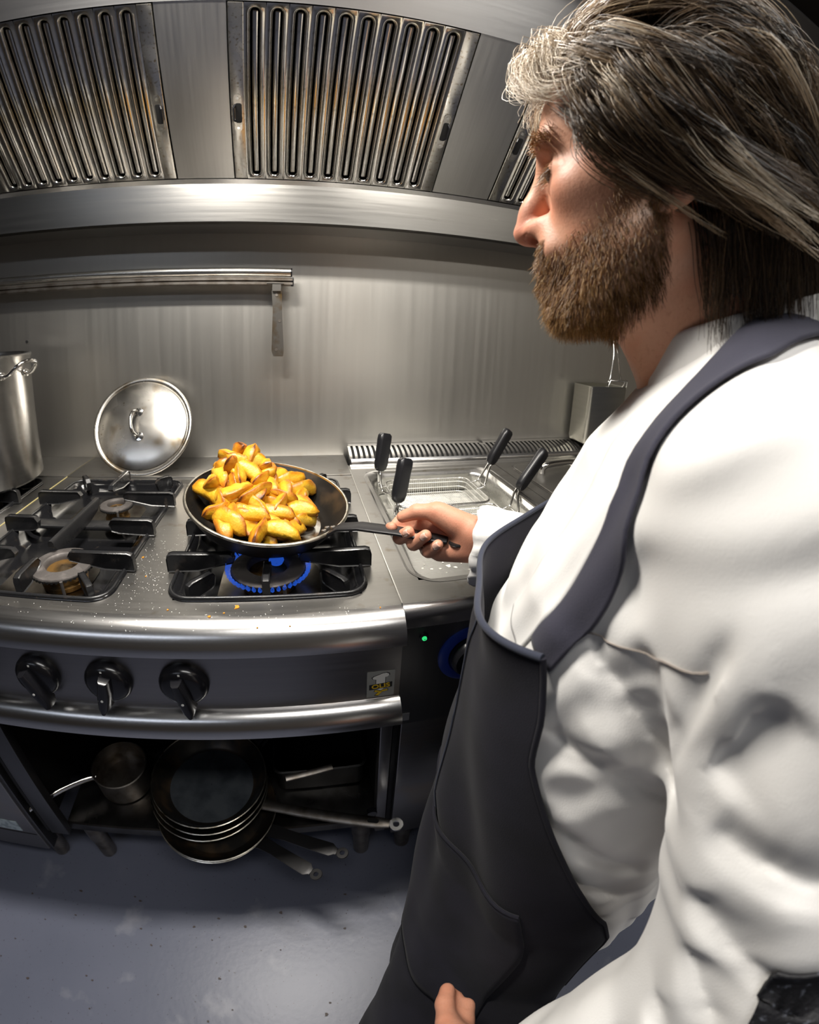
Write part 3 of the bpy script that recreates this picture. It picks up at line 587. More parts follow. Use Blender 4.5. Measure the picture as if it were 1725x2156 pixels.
basket(.232,.474,.872,1.052,'wire basket at the back of the pasta cooker, water showing through',(.985,((.218,1.035,.915),(.233,1.055,1.008))),(.985,((.547,1.045,.917),(.603,1.055,1.010))))
basket(.232,.474,.692,.864,'wire basket at the front of the pasta cooker, partly behind the hand',(.80,((.232,.885,.888),(.252,.905,.985))),(.80,((.556,.885,.900),(.630,.900,.992))))
# steel wire-handled container hanging on the wall at the right
hb = thing('hanging_container', 'narrow steel basket container with wire handle against the wall at the right', 'container', (1.03,1.19,.93))
rg = [[(x,y,z) for x,y in rrect(.955+k,1.125-k,1.135+k,1.235-k*.2,.012,4)] for k,z in ((.004,.932),(.0,.945),(0,1.13),(-.002,1.133),(.001,1.134),(.002,1.128),(.004,.945))]
MB().loft(rg,True,True).build('body', mat('container_steel',(.42,.41,.36),1,.32,streak=((6,6,90),.1,.06)), hb, 40)
MB().tube(smooth_curve([(1.05,1.155,1.13),(1.045,1.15,1.15),(1.06,1.16,1.16),(1.075,1.17,1.24),(1.085,1.19,1.30),(1.095,1.17,1.24),(1.11,1.16,1.16),(1.125,1.15,1.15),(1.12,1.155,1.13)],5),.003,8).build('wire_handle', M['wire'], hb, 60)
MB().tube([(1.040,1.145,1.128),(1.045,1.14,1.155),(1.125,1.14,1.155),(1.128,1.145,1.128)],.0028,8).build('wire_loop', M['wire'], hb, 60)

# ================================================================ frying pan in use
PC = Vector((-.056,.700,.985)); PRAD = .146
_rx = Matrix.Rotation(.112,3,'X'); _ry = Matrix.Rotation(.118,3,'Y'); PROT = (_ry@_rx)
PM = Matrix.Translation(PC)@PROT.to_4x4()                       # local z=0 is the rim plane
HAND_END = Vector((.236,.4955,.986))
pan = thing('frying_pan', 'black iron frying pan full of potatoes held over the lit burner', 'frying pan', (PC.x,PC.y,.93))
MB().lathe([(.001,-.0495),(.098,-.0495),(.105,-.048),(.116,-.038),(.130,-.018),(.142,-.0015)],(0,0,0),72,PM).build('inside', M['pan_iron'], pan, 60)
MB().lathe([(.142,-.0015),(.1428,.0016),(.1450,.0020),(.1472,.0008),(.1476,-.0018),(.1458,-.0035)],(0,0,0),72,PM).build('rim', M['pan_rim'], pan, 60)
MB().lathe([(.1455,-.0035),(.134,-.022),(.120,-.042),(.108,-.0525),(.100,-.054),(.001,-.054)],(0,0,0),72,PM).build('outside', M['pan_out'], pan, 60)
MB().lathe([(.001,-.0488),(.060,-.0488),(.066,-.0492)],(.06,0,0),32,PM).build('oil_film', mat('oil_film',(.30,.28,.24),.2,.06,blotch=(30,(.10,.06,.03),.45,.6)), pan, 60)
hs = PM@Vector((.132*math.cos(math.radians(-43)),.132*math.sin(math.radians(-43)),-.016)); he = HAND_END
hdir = (he-hs).normalized(); hside = hdir.cross(Vector((0,0,1))).normalized()
hn = hside.cross(hdir).normalized()
hp = [hs, hs+hdir*.014+hn*.010, hs+hdir*.034+hn*.020, hs+hdir*.07+hn*.023, hs+hdir*.13+hn*.017, he-hdir*.045+hn*.006, he-hdir*.028+hn*.003]
hw = [.018,.0145,.0135,.0135,.0132,.012,.0085]
hq = MB(); rings = []
for p,w in zip(hp,hw): rings.append([tuple(p+hside*(w*a)+hn*(b_)) for a,b_ in ((-1,-.0022),(-1,.0012),(-.85,.0025),(.85,.0025),(1,.0012),(1,-.0022))])
hq.loft(rings,True,True)
ec = he-hdir*.012; ring0 = []
for k in range(20):
    a = 2*math.pi*k/20; ring0.append((math.cos(a),math.sin(a)))
E_ = lambda r,z: [tuple(ec+hdir*(r*c*1.08)+hside*(r*s_)+hn*z) for c,s_ in ring0]
hq.loft([E_(.0055,-.0020),E_(.0125,-.0020),E_(.0135,0),E_(.0125,.0022),E_(.0055,.0022),E_(.0055,-.0020)])
HANDLE = hq.build('handle', M['handle_iron'], pan, 40)
for a,b_ in ((.008,.006),(.008,-.006),(.022,0)):
    p = hs+hdir*a+hside*b_+hn*(.012+a*.3); MB().lathe([(.0045,0),(.0040,.002),(.001,.003)],(0,0,0),12,frame_to(p,hdir,hn)).build('rivet', M['worn_steel'], HANDLE)

# ---------------------------------------------------------------- potato wedges: each one a thing of its own
def wedge_mesh(seed):
    r = random.Random(seed); L = .031+.009*r.random(); H = .0150+.0045*r.random(); Wd = .0118+.0035*r.random(); bend = .004+.006*r.random(); nseg, nr = 11, 10
    v = []; f = []; br = []
    for i in range(nseg):
        t = -1+2*i/(nseg-1); s = max(1-abs(t)**3.0,0)**.52*.93+.07; x = L*t; zc = bend*(1-t*t)
        for j in range(nr):                      # wedge section: two flat cut faces meeting at an edge, rounded skin below
            a = 2*math.pi*j/nr; ca,sa = math.cos(a),math.sin(a)
            up = max(sa,0); y = Wd*ca*(1-.78*up**1.3); z = H*(sa if sa < 0 else sa*1.05)*(.62 if sa < 0 else .95)
            k = 1+.10*math.sin(5*t+seed+j)+.05*r.uniform(-1,1); v.append((x*(1+.02*r.uniform(-1,1)), y*s*k, (z*k)*s+zc*.8)); br.append(.13+.45*abs(t)**4+.62*(up**5)+.16*(1 if sa < -.55 else 0))
    for i in range(nseg-1):
        for j in range(nr):
            a = i*nr+j; b_ = i*nr+(j+1)%nr; f.append((a,b_,b_+nr,a+nr))
    f += [tuple(range(nr-1,-1,-1)), tuple((nseg-1)*nr+j for j in range(nr))]
    me = bpy.data.meshes.new('potato_wedge'); me.from_pydata(v,[],f)
    at_ = me.attributes.new('brown','FLOAT','POINT'); at_.data.foreach_set('value', br)
    me.polygons.foreach_set('use_smooth',[True]*len(me.polygons)); me.materials.append(M['potato']); return me
WM = [wedge_mesh(k) for k in range(9)]
prnd = random.Random(21)
def heap(x, y):                                  # height of the heap over the pan floor (pan plane coordinates), higher towards the back left
    d = math.hypot((x+.030)/.118,(y-.006)/.122); h = .040*max(0,1-d**2.2)
    g = math.exp(-(((x+.062)/.040)**2+((y-.062)/.040)**2)); return -.040+h+.052*g
PLACE = []
tries = 0
for layer,(nn,lift) in enumerate(((26,-.014),(34,.0),(10,.006))):
    cnt = 0
    while cnt < nn and tries < 9000:
        tries += 1
        x = prnd.uniform(-.135,.085); y = prnd.uniform(-.125,.125)
        if math.hypot(x,y) > .108 or math.hypot((x+.030)/.108,(y-.006)/.118) > 1: continue
        if layer == 2 and not (x < -.005 and y > -.01): continue
        md = .0245 if layer < 2 else .034
        if any(q[3] == layer and math.hypot(q[0]-x,q[1]-y) < md for q in PLACE): continue
        PLACE.append((x,y,max(heap(x,y)+lift+(.004*prnd.random()),float(np.interp(math.hypot(x,y),[0,.080,.100,.110],[-.031,-.030,-.013,-.003]))),layer)); cnt += 1
# the few tall ones standing proud at the back left of the heap
STAND = [(-.085,.050,.012,80,20),(-.060,.085,.034,62,-70),(-.044,.070,.030,70,40),(-.018,.075,.020,40,-50),(-.098,.012,.006,50,-75),(-.066,.045,.022,66,-100),(-.020,.050,.018,25,15)]
first = True
plabel = 'golden roasted potato wedge heaped in the frying pan'
for i,(x,y,z,l) in enumerate(PLACE):
    o = bpy.data.objects.new('potato_wedge', WM[i%9]); COL.objects.link(o)
    tiltx = prnd.gauss(0,.55); tilty = prnd.gauss(0,.32)*(1 if math.hypot(x,y) < .085 else .35)
    out = math.hypot(x,y); tilty += 0
    sc_ = prnd.uniform(.88,1.12)
    o.matrix_world = PM@Matrix.Translation((x,y,z))@Matrix.Rotation(prnd.uniform(0,6.28),4,'Z')@Matrix.Rotation(tilty,4,'Y')@Matrix.Rotation(tiltx,4,'X')@Matrix.Diagonal((sc_,sc_,sc_,1))
    tag(o, plabel, 'potato', 'potato wedges in the frying pan')
slabels = ['potato wedge standing at the left end of the heap','dark browned potato wedge at the very top of the heap','tall pale potato wedge standing beside the browned top one','potato wedge poking up at the back right of the heap','potato wedge leaning on the left rim of the pan','long yellow potato wedge standing upright in the heap','plump potato wedge just right of the tall ones']
for i,(x,y,z,el,az) in enumerate(STAND):
    o = bpy.data.objects.new('potato_wedge', WM[(i*2+1)%9]); COL.objects.link(o)
    o.matrix_world = PM@Matrix.Translation((x,y,z))@Matrix.Rotation(math.radians(az),4,'Z')@Matrix.Rotation(-math.radians(el),4,'Y')@Matrix.Rotation(.5*i,4,'X')@Matrix.Diagonal((1.1,1.1,1.1,1))
    tag(o, slabels[i], 'potato', 'potato wedges in the frying pan')

# ================================================================ pans on the shelf under the range
def shelf_pan(c, r, hgt, hend, label, metal=False, tilt=(0,0), wide=.013, inside=None, rimm=None):
    t = thing('frying_pan', label, 'frying pan', c, 'stacked frying pans under the range')
    Mx = Matrix.Translation(c)@Matrix.Rotation(tilt[0],4,'X')@Matrix.Rotation(tilt[1],4,'Y')
    rb = r*.74
    MB().lathe([(rb,.003),(rb+.008,.006),(r-.010,hgt-.010),(r-.002,hgt-.001)],(0,0,0),56,Mx).build('inside', M['pan_iron'], t, 60)
    MB().lathe([(.001,.003),(rb,.003)],(0,0,0),56,Mx).build('base', inside or M['pan_iron'], t, 60)
    MB().lathe([(r-.002,hgt-.001),(r-.0005,hgt+.0005),(r+.0012,hgt-.0005),(r+.0008,hgt-.0028)],(0,0,0),56,Mx).build('rim', rimm or M['pan_rim'], t, 60)
    MB().lathe([(r+.0008,hgt-.0028),(rb+.012,.004),(rb,0),(.001,0)],(0,0,0),56,Mx).build('outside', M['pan_out'], t, 60)
    he = Vector(hend); cc = Vector(c)+Vector((0,0,hgt*.75)); d = (he-cc); d2 = Vector((d.x,d.y,0)).normalized(); s0 = cc+d2*(r-.006)
    d = (he-s0).normalized(); sd = d.cross(Vector((0,0,1))).normalized(); n = sd.cross(d)
    L = (he-s0).length; h = MB(); rings = []
    if metal:                                    # hollow tube-like handle
        for a,w,b_ in ((0,.014,.004),(.05,.013,.006),(L*.5,.0135,.007),(L*.92,.014,.006),(L,.010,.004)): rings.append([tuple(s0+d*a+sd*(w*math.cos(q))+n*(b_*math.sin(q))) for q in np.linspace(0,2*math.pi,12,endpoint=False)])
        h.loft(rings,True,True); ho = h.build('handle', M['worn_steel'], t, 50)
        MB().prism(rrect(-.012,.012,-.005,.005,.0045,5),0,.0006,frame_to(s0+d*(L*.88)+n*.0066,d,n)).build('hanging_hole', M['black_hole'], ho)
        MB().lathe([(.0065,-.002),(.0145,-.002),(.0150,0),(.0145,.002),(.0065,.002),(.0065,-.002)],(0,0,0),24,frame_to(s0+d*(L+.014),d,n)).build('ring', M['cook_steel'], ho, 40)
    else:
        for a,w,b_ in ((-.004,.017,-.004),(.02,.015,.004),(.05,wide,.006),(L*.75,wide*1.1,.003),(L*.86,wide*1.1,.002),(L*.91,wide*.62,.001),(L-.012,wide*.55,0)): rings.append([tuple(s0+d*a+sd*(w*q)+n*(b_+k)) for q,k in ((-1,-.0018),(-1,.0014),(-.8,.002),(.8,.002),(1,.0014),(1,-.0018))])
        h.loft(rings,True,True)
        h.lathe([(.0052,-.0018),(.0120,-.0018),(.0128,0),(.0120,.002),(.0052,.002),(.0052,-.0018)],(0,0,0),24,frame_to(he,d,n))
        h.build('handle', M['handle_iron'], t, 40)
    return t
shelf_pan((-.232,.556,.2275),.133,.042,(-.020,.372,.300),'lowest frying pan of the stack, its rim jutting over the shelf edge',tilt=(.02,0))
shelf_pan((-.228,.552,.243),.134,.042,(.036,.408,.305),'second frying pan from the bottom of the stack under the range')
shelf_pan((-.246,.588,.262),.134,.042,(.14,.449,.322),'frying pan in the middle of the stack with a bare steel handle',metal=True)
shelf_pan((-.243,.592,.279),.132,.042,(-.10,.72,.33),'second frying pan from the top of the stack under the range')
shelf_pan((-.241,.595,.296),.130,.046,(-.02,.80,.36),'topmost frying pan of the stack under the range, bluish base showing',inside=M['pan_base'])
sp = thing('saucepan', 'small steel saucepan with long chrome handle left of the stacked pans', 'saucepan', (-.468,.645,.2275))
MB().lathe([(.001,0),(.062,0),(.066,.004),(.067,.072),(.069,.075),(.066,.076),(.064,.072),(.063,.006),(.001,.004)],(-.475,.640,.2275),48).build('body', M['worn_steel'], sp, 40)
MB().tube(smooth_curve([(-.530,.608,.285),(-.55,.596,.290),(-.60,.560,.291),(-.650,.512,.288),(-.662,.500,.286)],5),.0068,10,flat=.55).build('handle', M['chrome'], sp, 60)
sb = thing('lidded_pot', 'dark round pot deep on the shelf behind the saucepan', 'pot', (-.44,.80,.2275))
MB().lathe([(.001,0),(.105,0),(.112,.006),(.113,.13),(.110,.136),(.05,.15),(.001,.152)],(-.44,.86,.2275),48).build('body', M['pan_out'], sb, 40)
MB().lathe([(.001,.152),(.010,.153),(.008,.162),(.014,.168),(.013,.175),(.001,.177)],(-.44,.86,.2275),20).build('knob', M['black_plastic'], sb, 40)
ls = tag(MB().xprof([(.594,.318),(.600,.322),(.606,.322),(.606,.316),(.594,.314)],-.055,.055).build('steel_bar', M['worn_steel']), 'short steel bar lying across pans at the right of the shelf', 'bar')
ls.rotation_euler = (0,0,math.radians(11)); ls.location = (-.005+.118,.0+.012,.008); ls.location = (.10,.010,.004)
tr = thing('roasting_tray', 'dark roasting tray at the right end of the shelf', 'tray', (.03,.80,.2275))
MB().loft([[(x,y,z) for x,y in rrect(-.095+k,.118-k,.61+k,1.05-k,.02,4)] for k,z in ((.012,.2278),(.002,.235),(0,.314),(-.004,.316),(0,.318),(.003,.312),(.006,.236),(.016,.2315))],True,True).build('body', M['pan_out'], tr, 40)
# ================================================================ crumbs and splashes
cb = MB(); rc = random.Random(5)
for x,y,r0 in ((-.098,.517,.006),(-.115,.504,.0028),(-.135,.497,.003),(.112,.497,.0022),(-.02,.478,.002),(-.066,.478,.0018),(-.20,.512,.0022),(-.285,.66,.004),(.118,.63,.002),(-.26,.60,.0024)):
    z = ZC if y > .5 else ZC-.041+math.sqrt(max(.041**2-(.5-y)**2,0)); cb.prism([(x+r0*(.25+.75*rc.random())*math.cos(2*math.pi*i/6),y+r0*(.25+.75*rc.random())*math.sin(2*math.pi*i/6)) for i in range(6)],z-.0004,z+.0012)
tag(cb.build('food_crumbs', mat('crumb',(.62,.24,.02),0,.5), None, 50), 'small orange food crumbs scattered on the range front', 'crumbs', kind='stuff')
cb = MB()
for k in range(420):
    if k < 260: x = rc.uniform(-.292,-.218); y = rc.gauss(.63,.07)
    elif k < 330: x = rc.uniform(-.6,.1); y = rc.gauss(.50,.012)
    else: x = rc.uniform(-.60,.12); y = rc.uniform(.475,.53)
    y = min(max(y,.474),.95)
    if any(c[0]-.002 < x < c[1]+.002 and c[2] < y < c[3] for c in COLS): continue
    z = ZC if y > .5 else ZC-.041+math.sqrt(max(.041**2-(.5-y)**2,0)); r0 = rc.uniform(.0004,.0011); cb.lathe([(r0,0),(.0001,r0*.7)],(x,y,z-.0002),5)
tag(cb.build('salt_grains', M['white_mark'], None, 0), 'white salt grains spilled between the two pan supports', 'salt', kind='stuff')
cb = MB()
for k in range(46):
    x = rc.uniform(-.85,.35); y = rc.uniform(.02,.46); r0 = rc.uniform(.0012,.004)*(1 if k < 40 else 1.5); n = 6
    cb.prism([(x+r0*(.5+rc.random())*math.cos(2*math.pi*i/n),y+r0*.7*(.5+rc.random())*math.sin(2*math.pi*i/n)) for i in range(n)],.0001,.0022)
tag(cb.build('floor_debris', mat('debris',(.05,.035,.03),0,.6), None, 0), 'dark crumbs scattered over the painted floor', 'debris', kind='stuff')
# ================================================================ the cook: surfaces grown from smooth distance fields (body axes: F = where he faces, V = his right, Z = up)
FD = np.array([-.6947,.7193,0.]); VD = np.array([.7193,.6947,0.])
def b2w(p):
    p = np.asarray(p,float); return np.stack([p[...,0]*FD[0]+p[...,1]*VD[0], p[...,0]*FD[1]+p[...,1]*VD[1], p[...,2]],-1)
def w2b(p):
    p = np.asarray(p,float); return np.stack([p[...,0]*FD[0]+p[...,1]*FD[1], p[...,0]*VD[0]+p[...,1]*VD[1], p[...,2]],-1)
def _smin(a,b,k): h = np.clip(.5+.5*(b-a)/k,0,1); return b*(1-h)+a*h-k*h*(1-h)
def ell(c,r,k=.012,op='u',rot=None): return dict(t='e',c=np.array(c,float),r=np.array(r,float),k=k,op=op,rot=rot,bc=np.array(c,float),br=max(r))
def cap(a,b,ra,rb=None,k=.012,op='u',sq=None):
    a=np.array(a,float); b=np.array(b,float); rb=ra if rb is None else rb
    return dict(t='c',a=a,b=b,ra=ra,rb=rb,k=k,op=op,bc=(a+b)/2,br=np.linalg.norm(b-a)/2+max(ra,rb))
def lof(rows,k=.02,op='u'):
    R=np.array(sorted(rows),float); c=np.array([R[:,1].mean(),R[:,3].mean(),(R[0,0]+R[-1,0])/2])
    return dict(t='l',R=R,k=k,op=op,bc=c,br=(R[-1,0]-R[0,0])/2+.25)
def dist(g,P):
    if g['t']=='e':
        q=P-g['c']
        if g['rot'] is not None: q=q@g['rot']
        k0=np.linalg.norm(q/g['r'],axis=-1); k1=np.linalg.norm(q/g['r']**2,axis=-1)+1e-9; return k0*(k0-1)/k1
    if g['t']=='c':
        ab=g['b']-g['a']; q=P-g['a']; t=np.clip((q@ab)/(ab@ab+1e-12),0,1); return np.linalg.norm(q-t[...,None]*ab,axis=-1)-(g['ra']+(g['rb']-g['ra'])*t)
    R=g['R']; z=np.clip(P[...,2],R[0,0],R[-1,0]); I=lambda i:np.interp(z,R[:,0],R[:,i])
    Fc,a,Vc,b=I(1),I(2),I(3),I(4); x=P[...,0]-Fc; y=P[...,1]-Vc
    k0=np.sqrt((x/a)**2+(y/b)**2)+1e-9; k1=np.sqrt((x/a**2)**2+(y/b**2)**2)+1e-9; d=k0*(k0-1)/k1
    dz=np.maximum(P[...,2]-R[-1,0],R[0,0]-P[...,2]); return np.where(dz>0,np.sqrt(np.maximum(d,0)**2+dz**2),np.maximum(d,dz*1.0 if False else d))
def field(prims,P,sel=None):
    d=np.full(P.shape[:-1],1.0)
    for g in (prims if sel is None else sel):
        di=dist(g,P)
        if g['op']=='u': d=_smin(d,di,g['k'])
        else: d=-_smin(-d,di,g['k'])
    return d
def grow(prims,h,lo,hi,disp=None,B=14):
    """surface nets over sparse blocks; returns vertices (body axes) and quads"""
    lo=np.array(lo,float); n=np.ceil((np.array(hi)-lo)/h/B).astype(int); s=B*h
    bi=np.stack(np.meshgrid(*[np.arange(k) for k in n],indexing='ij'),-1).reshape(-1,3); bc=lo+(bi+.5)*s
    keep=np.abs(field(prims,bc))<s*.87+.022; bi=bi[keep]; bc=bc[keep]
    N=n*B+2; key=lambda c:(c[...,0]+1)*(N[1]+2)*(N[2]+2)+(c[...,1]+1)*(N[2]+2)+(c[...,2]+1)
    g=np.stack(np.meshgrid(*[np.arange(B+1)]*3,indexing='ij'),-1)
    K=[];VV=[];Q=[]
    corners=[(i,j,k) for i in(0,1) for j in(0,1) for k in(0,1)]; edges=[(a,b) for a in range(8) for b in range(a+1,8) if sum(abs(np.array(corners[a])-np.array(corners[b])))==1]
    for b0,c0 in zip(bi,bc):
        sel=[p for p in prims if np.linalg.norm(p['bc']-c0)<p['br']+s*.87+.04]
        if not sel: continue
        P=lo+(b0*B+g)*h; d=field(prims,P,sel)
        if disp is not None: d=disp(P,d)
        ins=d<0
        if ins.all() or not ins.any(): continue
        c8=[d[i:B+i,j:B+j,k:B+k] for i,j,k in corners]; s8=np.stack([c<0 for c in c8]); act=s8.any(0)&~s8.all(0)
        if act.any():
            idx=np.argwhere(act); D=[c[act] for c in c8]; acc=np.zeros((len(idx),3)); cnt=np.zeros(len(idx))
            for a,b in edges:
                m=(D[a]<0)!=(D[b]<0); t=np.where(m,D[a]/np.where(m,D[a]-D[b],1),0)
                pa=np.array(corners[a],float); pb=np.array(corners[b],float); acc+=np.where(m[:,None],pa+t[:,None]*(pb-pa),0); cnt+=m
            VV.append(lo+(b0*B+idx+acc/cnt[:,None])*h); K.append(key(b0*B+idx))
        for ax in range(3):
            sl=[slice(0,B)]*3; sh=list(sl); sh[ax]=slice(1,B+1); A=ins[tuple(sl)]; C=ins[tuple(sh)]; e=np.argwhere(A!=C)
            if len(e)==0: continue
            fl=A[tuple(e.T)]; o1,o2=[np.eye(3,dtype=int)[(ax+q)%3] for q in(1,2)]; c=b0*B+e
            q=np.stack([key(c),key(c-o1),key(c-o1-o2),key(c-o2)],1); q[fl]=q[fl][:,::-1]; Q.append(q)
    K=np.concatenate(K); VV=np.concatenate(VV); Q=np.concatenate(Q); o=np.argsort(K); K=K[o]; VV=VV[o]
    ix=np.searchsorted(K,Q); ix=np.clip(ix,0,len(K)-1); ok=(K[ix]==Q).all(1); return VV,ix[ok]
def relax(V,Q,it=2,w=.5):
    E=np.concatenate([Q[:,[0,1]],Q[:,[1,2]],Q[:,[2,3]],Q[:,[3,0]]]); E=np.concatenate([E,E[:,::-1]]); deg=np.bincount(E[:,0],minlength=len(V)).astype(float)+1e-9
    for _ in range(it):
        A=np.stack([np.bincount(E[:,0],V[E[:,1],i],minlength=len(V)) for i in range(3)],1)/deg[:,None]; V=V+(A-V)*w
    return V
# ---------------------------------------------------------------- head
HO = np.array([-.010,.375,1.42])
def hp_(f,y,z): return (f+HO[0],y+HO[1],z+HO[2])
def both(fn): return [fn(-1),fn(1)]
HEAD = [ell(hp_(-.002,0,.050),(.097,.074,.093)), ell(hp_(.040,0,.030),(.060,.060,.062),k=.02),
        ell(hp_(.032,0,-.040),(.060,.058,.085),k=.02)]
HEAD += both(lambda s: cap(hp_(.000,s*.055,-.055),hp_(.062,s*.024,-.112),.0135,.015,k=.022))
HEAD += [cap(hp_(.070,-.014,-.112),hp_(.070,.014,-.112),.017,k=.016), ell(hp_(.080,0,-.075),(.020,.030,.030),k=.02)]
HEAD += both(lambda s: ell(hp_(.058,s*.042,-.022),(.024,.017,.017),k=.02))
HEAD += [cap(hp_(.088,-.030,.020),hp_(.088,.030,.020),.0125,k=.014)]
HEAD += both(lambda s: ell(hp_(.100,s*.033,.000),(.017,.017,.012),k=.012,op='s'))
HEAD += both(lambda s: ell(hp_(.0755,s*.033,-.005),(.0135,.0150,.0125),k=.004))
HEAD += both(lambda s: cap(hp_(.0890,s*.022,-.001),hp_(.0735,s*.0475,-.005),.0046,.0034,k=.006))          # upper lid
HEAD += both(lambda s: cap(hp_(.0870,s*.023,-.0135),hp_(.0725,s*.046,-.0115),.0038,.003,k=.007))                   # lower lid
HEAD += [cap(hp_(.096,0,.010),hp_(.110,0,-.028),.0085,.0100,k=.012), cap(hp_(.108,0,-.026),hp_(.1155,0,-.046),.0100,.0112,k=.010), ell(hp_(.100,0,-.052),(.015,.009,.007),k=.008)]
HEAD += both(lambda s: ell(hp_(.1005,s*.0135,-.047),(.0125,.0078,.0090),k=.007))
HEAD += both(lambda s: ell(hp_(.1060,s*.0115,-.0555),(.0070,.0058,.0056),k=.003,op='s'))
HEAD += both(lambda s: cap(hp_(.093,s*.018,-.044),hp_(.085,s*.029,-.068),.006,k=.012))                      # cheek fold
HEAD += [cap(hp_(.092,-.016,-.079),hp_(.092,.016,-.079),.0065,k=.008), cap(hp_(.091,-.014,-.090),hp_(.091,.014,-.090),.0070,k=.007)]
HEAD += both(lambda s: ell(hp_(-.008,s*.0755,-.020),(.018,.0080,.028),k=.006))
HEAD += both(lambda s: ell(hp_(-.004,s*.0835,-.016),(.0105,.0065,.016),k=.004,op='s'))
HEAD += both(lambda s: ell(hp_(.001,s*.0745,-.043),(.0085,.0065,.0090),k=.005))
NECK = [cap((-.040,.378,1.375),(-.082,.390,1.235),.054,.060,k=.03), cap((-.005,.378,1.30),(-.040,.385,1.235),.026,.030,k=.03), ell((-.012,.379,1.283),(.014,.012,.016),k=.02)]
# ---------------------------------------------------------------- torso, arms, hands (under the clothes the body is slimmer than the cloth)
TROWS = [(1.31,-.10,.055,.40,.06),(1.28,-.10,.075,.40,.10),(1.24,-.092,.096,.40,.155),(1.19,-.078,.115,.40,.185),(1.10,-.055,.130,.40,.195),(1.0,-.042,.143,.40,.19),(.90,-.042,.153,.40,.188),(.80,-.042,.158,.40,.19),(.72,-.050,.157,.40,.192),(.57,-.055,.155,.40,.192)]
AROWS = [r for r in TROWS if r[0] > .70]+[(.60,-.044,.140,.380,.212),(.48,-.050,.122,.325,.245),(.36,-.040,.118,.288,.270),(.30,-.038,.118,.282,.272)]
LSH, LEL, LWR = (-.088,.240,1.205), (-.185,.150,.945), (-.108,.074,.776)
RSH, REL = (-.085,.575,1.200), (-.030,.650,.965)
SLIM = [(z,f,a-.022,v,b-.022) for z,f,a,v,b in TROWS if z < 1.29]
# right hand on the handle: axes u (along the handle, away from him), w (up), n (towards the camera side)
HDL_A = np.array([.0720,.6180,.9950]); HDL_E = np.array([.236,.4955,.986])     # the handle runs from A to E
_hu = w2b(HDL_A-HDL_E); _hu /= np.linalg.norm(_hu); _hn = np.cross(_hu,np.array([0,0,1.])); _hn *= -np.sign(_hn[1]); _hn /= np.linalg.norm(_hn); _hw = np.cross(_hn,_hu); _hw *= np.sign(_hw[2])
HDL_C = w2b(HDL_E)+_hu*.0545+np.array([0,0,.004])
def hand_r(u,w,n): return tuple(HDL_C+_hu*u+_hw*w+_hn*n)
def chain(pts,rad,k=.004,first=.010): return [cap(a,b,ra,rb,k=(first if i==0 else k)) for i,(a,b,ra,rb) in enumerate(zip(pts[:-1],pts[1:],rad[:-1],rad[1:]))]
RWR = hand_r(-.115,-.001,-.020)
BODY = HEAD+NECK+[lof(SLIM,k=.03)]
BODY += [cap(LSH,LEL,.044,.036,k=.03),cap(LEL,LWR,.036,.025,k=.02),cap(RSH,REL,.044,.036,k=.03),cap(REL,RWR,.036,.027,k=.02)]
RH = [cap(RWR,hand_r(-.058,.000,-.016),.027,.028,k=.02), ell(hand_r(-.030,-.006,-.024),(.040,.013,.034),k=.015),
      cap(hand_r(-.062,-.018,-.006),hand_r(-.016,-.031,-.004),.019,.017,k=.014), cap(hand_r(-.062,.010,-.008),hand_r(-.010,.026,-.006),.019,.0165,k=.014),
      cap(hand_r(.010,-.014,-.028),hand_r(.024,.006,-.030),.015,k=.014)]
RH += chain([hand_r(-.030,.020,-.006),hand_r(-.002,.031,-.003),hand_r(.026,.025,.000),hand_r(.046,.013,.005)],[.0155,.0135,.0115,.0092],first=.012)
RH += chain([hand_r(.026,.004,-.028),hand_r(.062,-.013,-.024),hand_r(.072,-.020,-.006),hand_r(.060,-.007,.009)],[.0115,.0105,.0095,.0082])
RH += chain([hand_r(.016,-.008,-.028),hand_r(.050,-.028,-.016),hand_r(.046,-.021,.008),hand_r(.030,-.002,.017)],[.0118,.0112,.0105,.0090])
RH += chain([hand_r(.002,-.016,-.027),hand_r(.030,-.034,-.014),hand_r(.022,-.023,.011),hand_r(.003,.000,.018)],[.0115,.0110,.0104,.0090])
RH += chain([hand_r(-.012,-.022,-.024),hand_r(.006,-.041,-.010),hand_r(-.002,-.030,.010),hand_r(-.017,-.010,.017)],[.0105,.0098,.0092,.0080])
# left hand hanging relaxed in front of the thigh
def hand_l(u,w,n): return (LWR[0]+u*.55+w*.45, LWR[1]+n+u*.12, LWR[2]-u*.80+w*.40)
LH = [cap(LWR,hand_l(.045,0,0),.024,.026,k=.02), ell(hand_l(.065,-.004,.002),(.034,.016,.034),k=.014)]
LH += chain([hand_l(.030,.012,-.006),hand_l(.060,.022,-.014),hand_l(.086,.026,-.012),hand_l(.106,.026,-.008)],[.015,.0125,.0108,.0088],first=.014)
for q,(w0,L_) in enumerate(((.022,.068),(.007,.075),(-.008,.070),(-.022,.056))):
    LH += chain([hand_l(.085,w0,0),hand_l(.085+L_*.48,w0+.002,.006),hand_l(.085+L_*.78,w0,.022),hand_l(.085+L_*.92,w0-.002,.036)],[.0112,.0102,.0094,.0082])
BODY += RH+LH
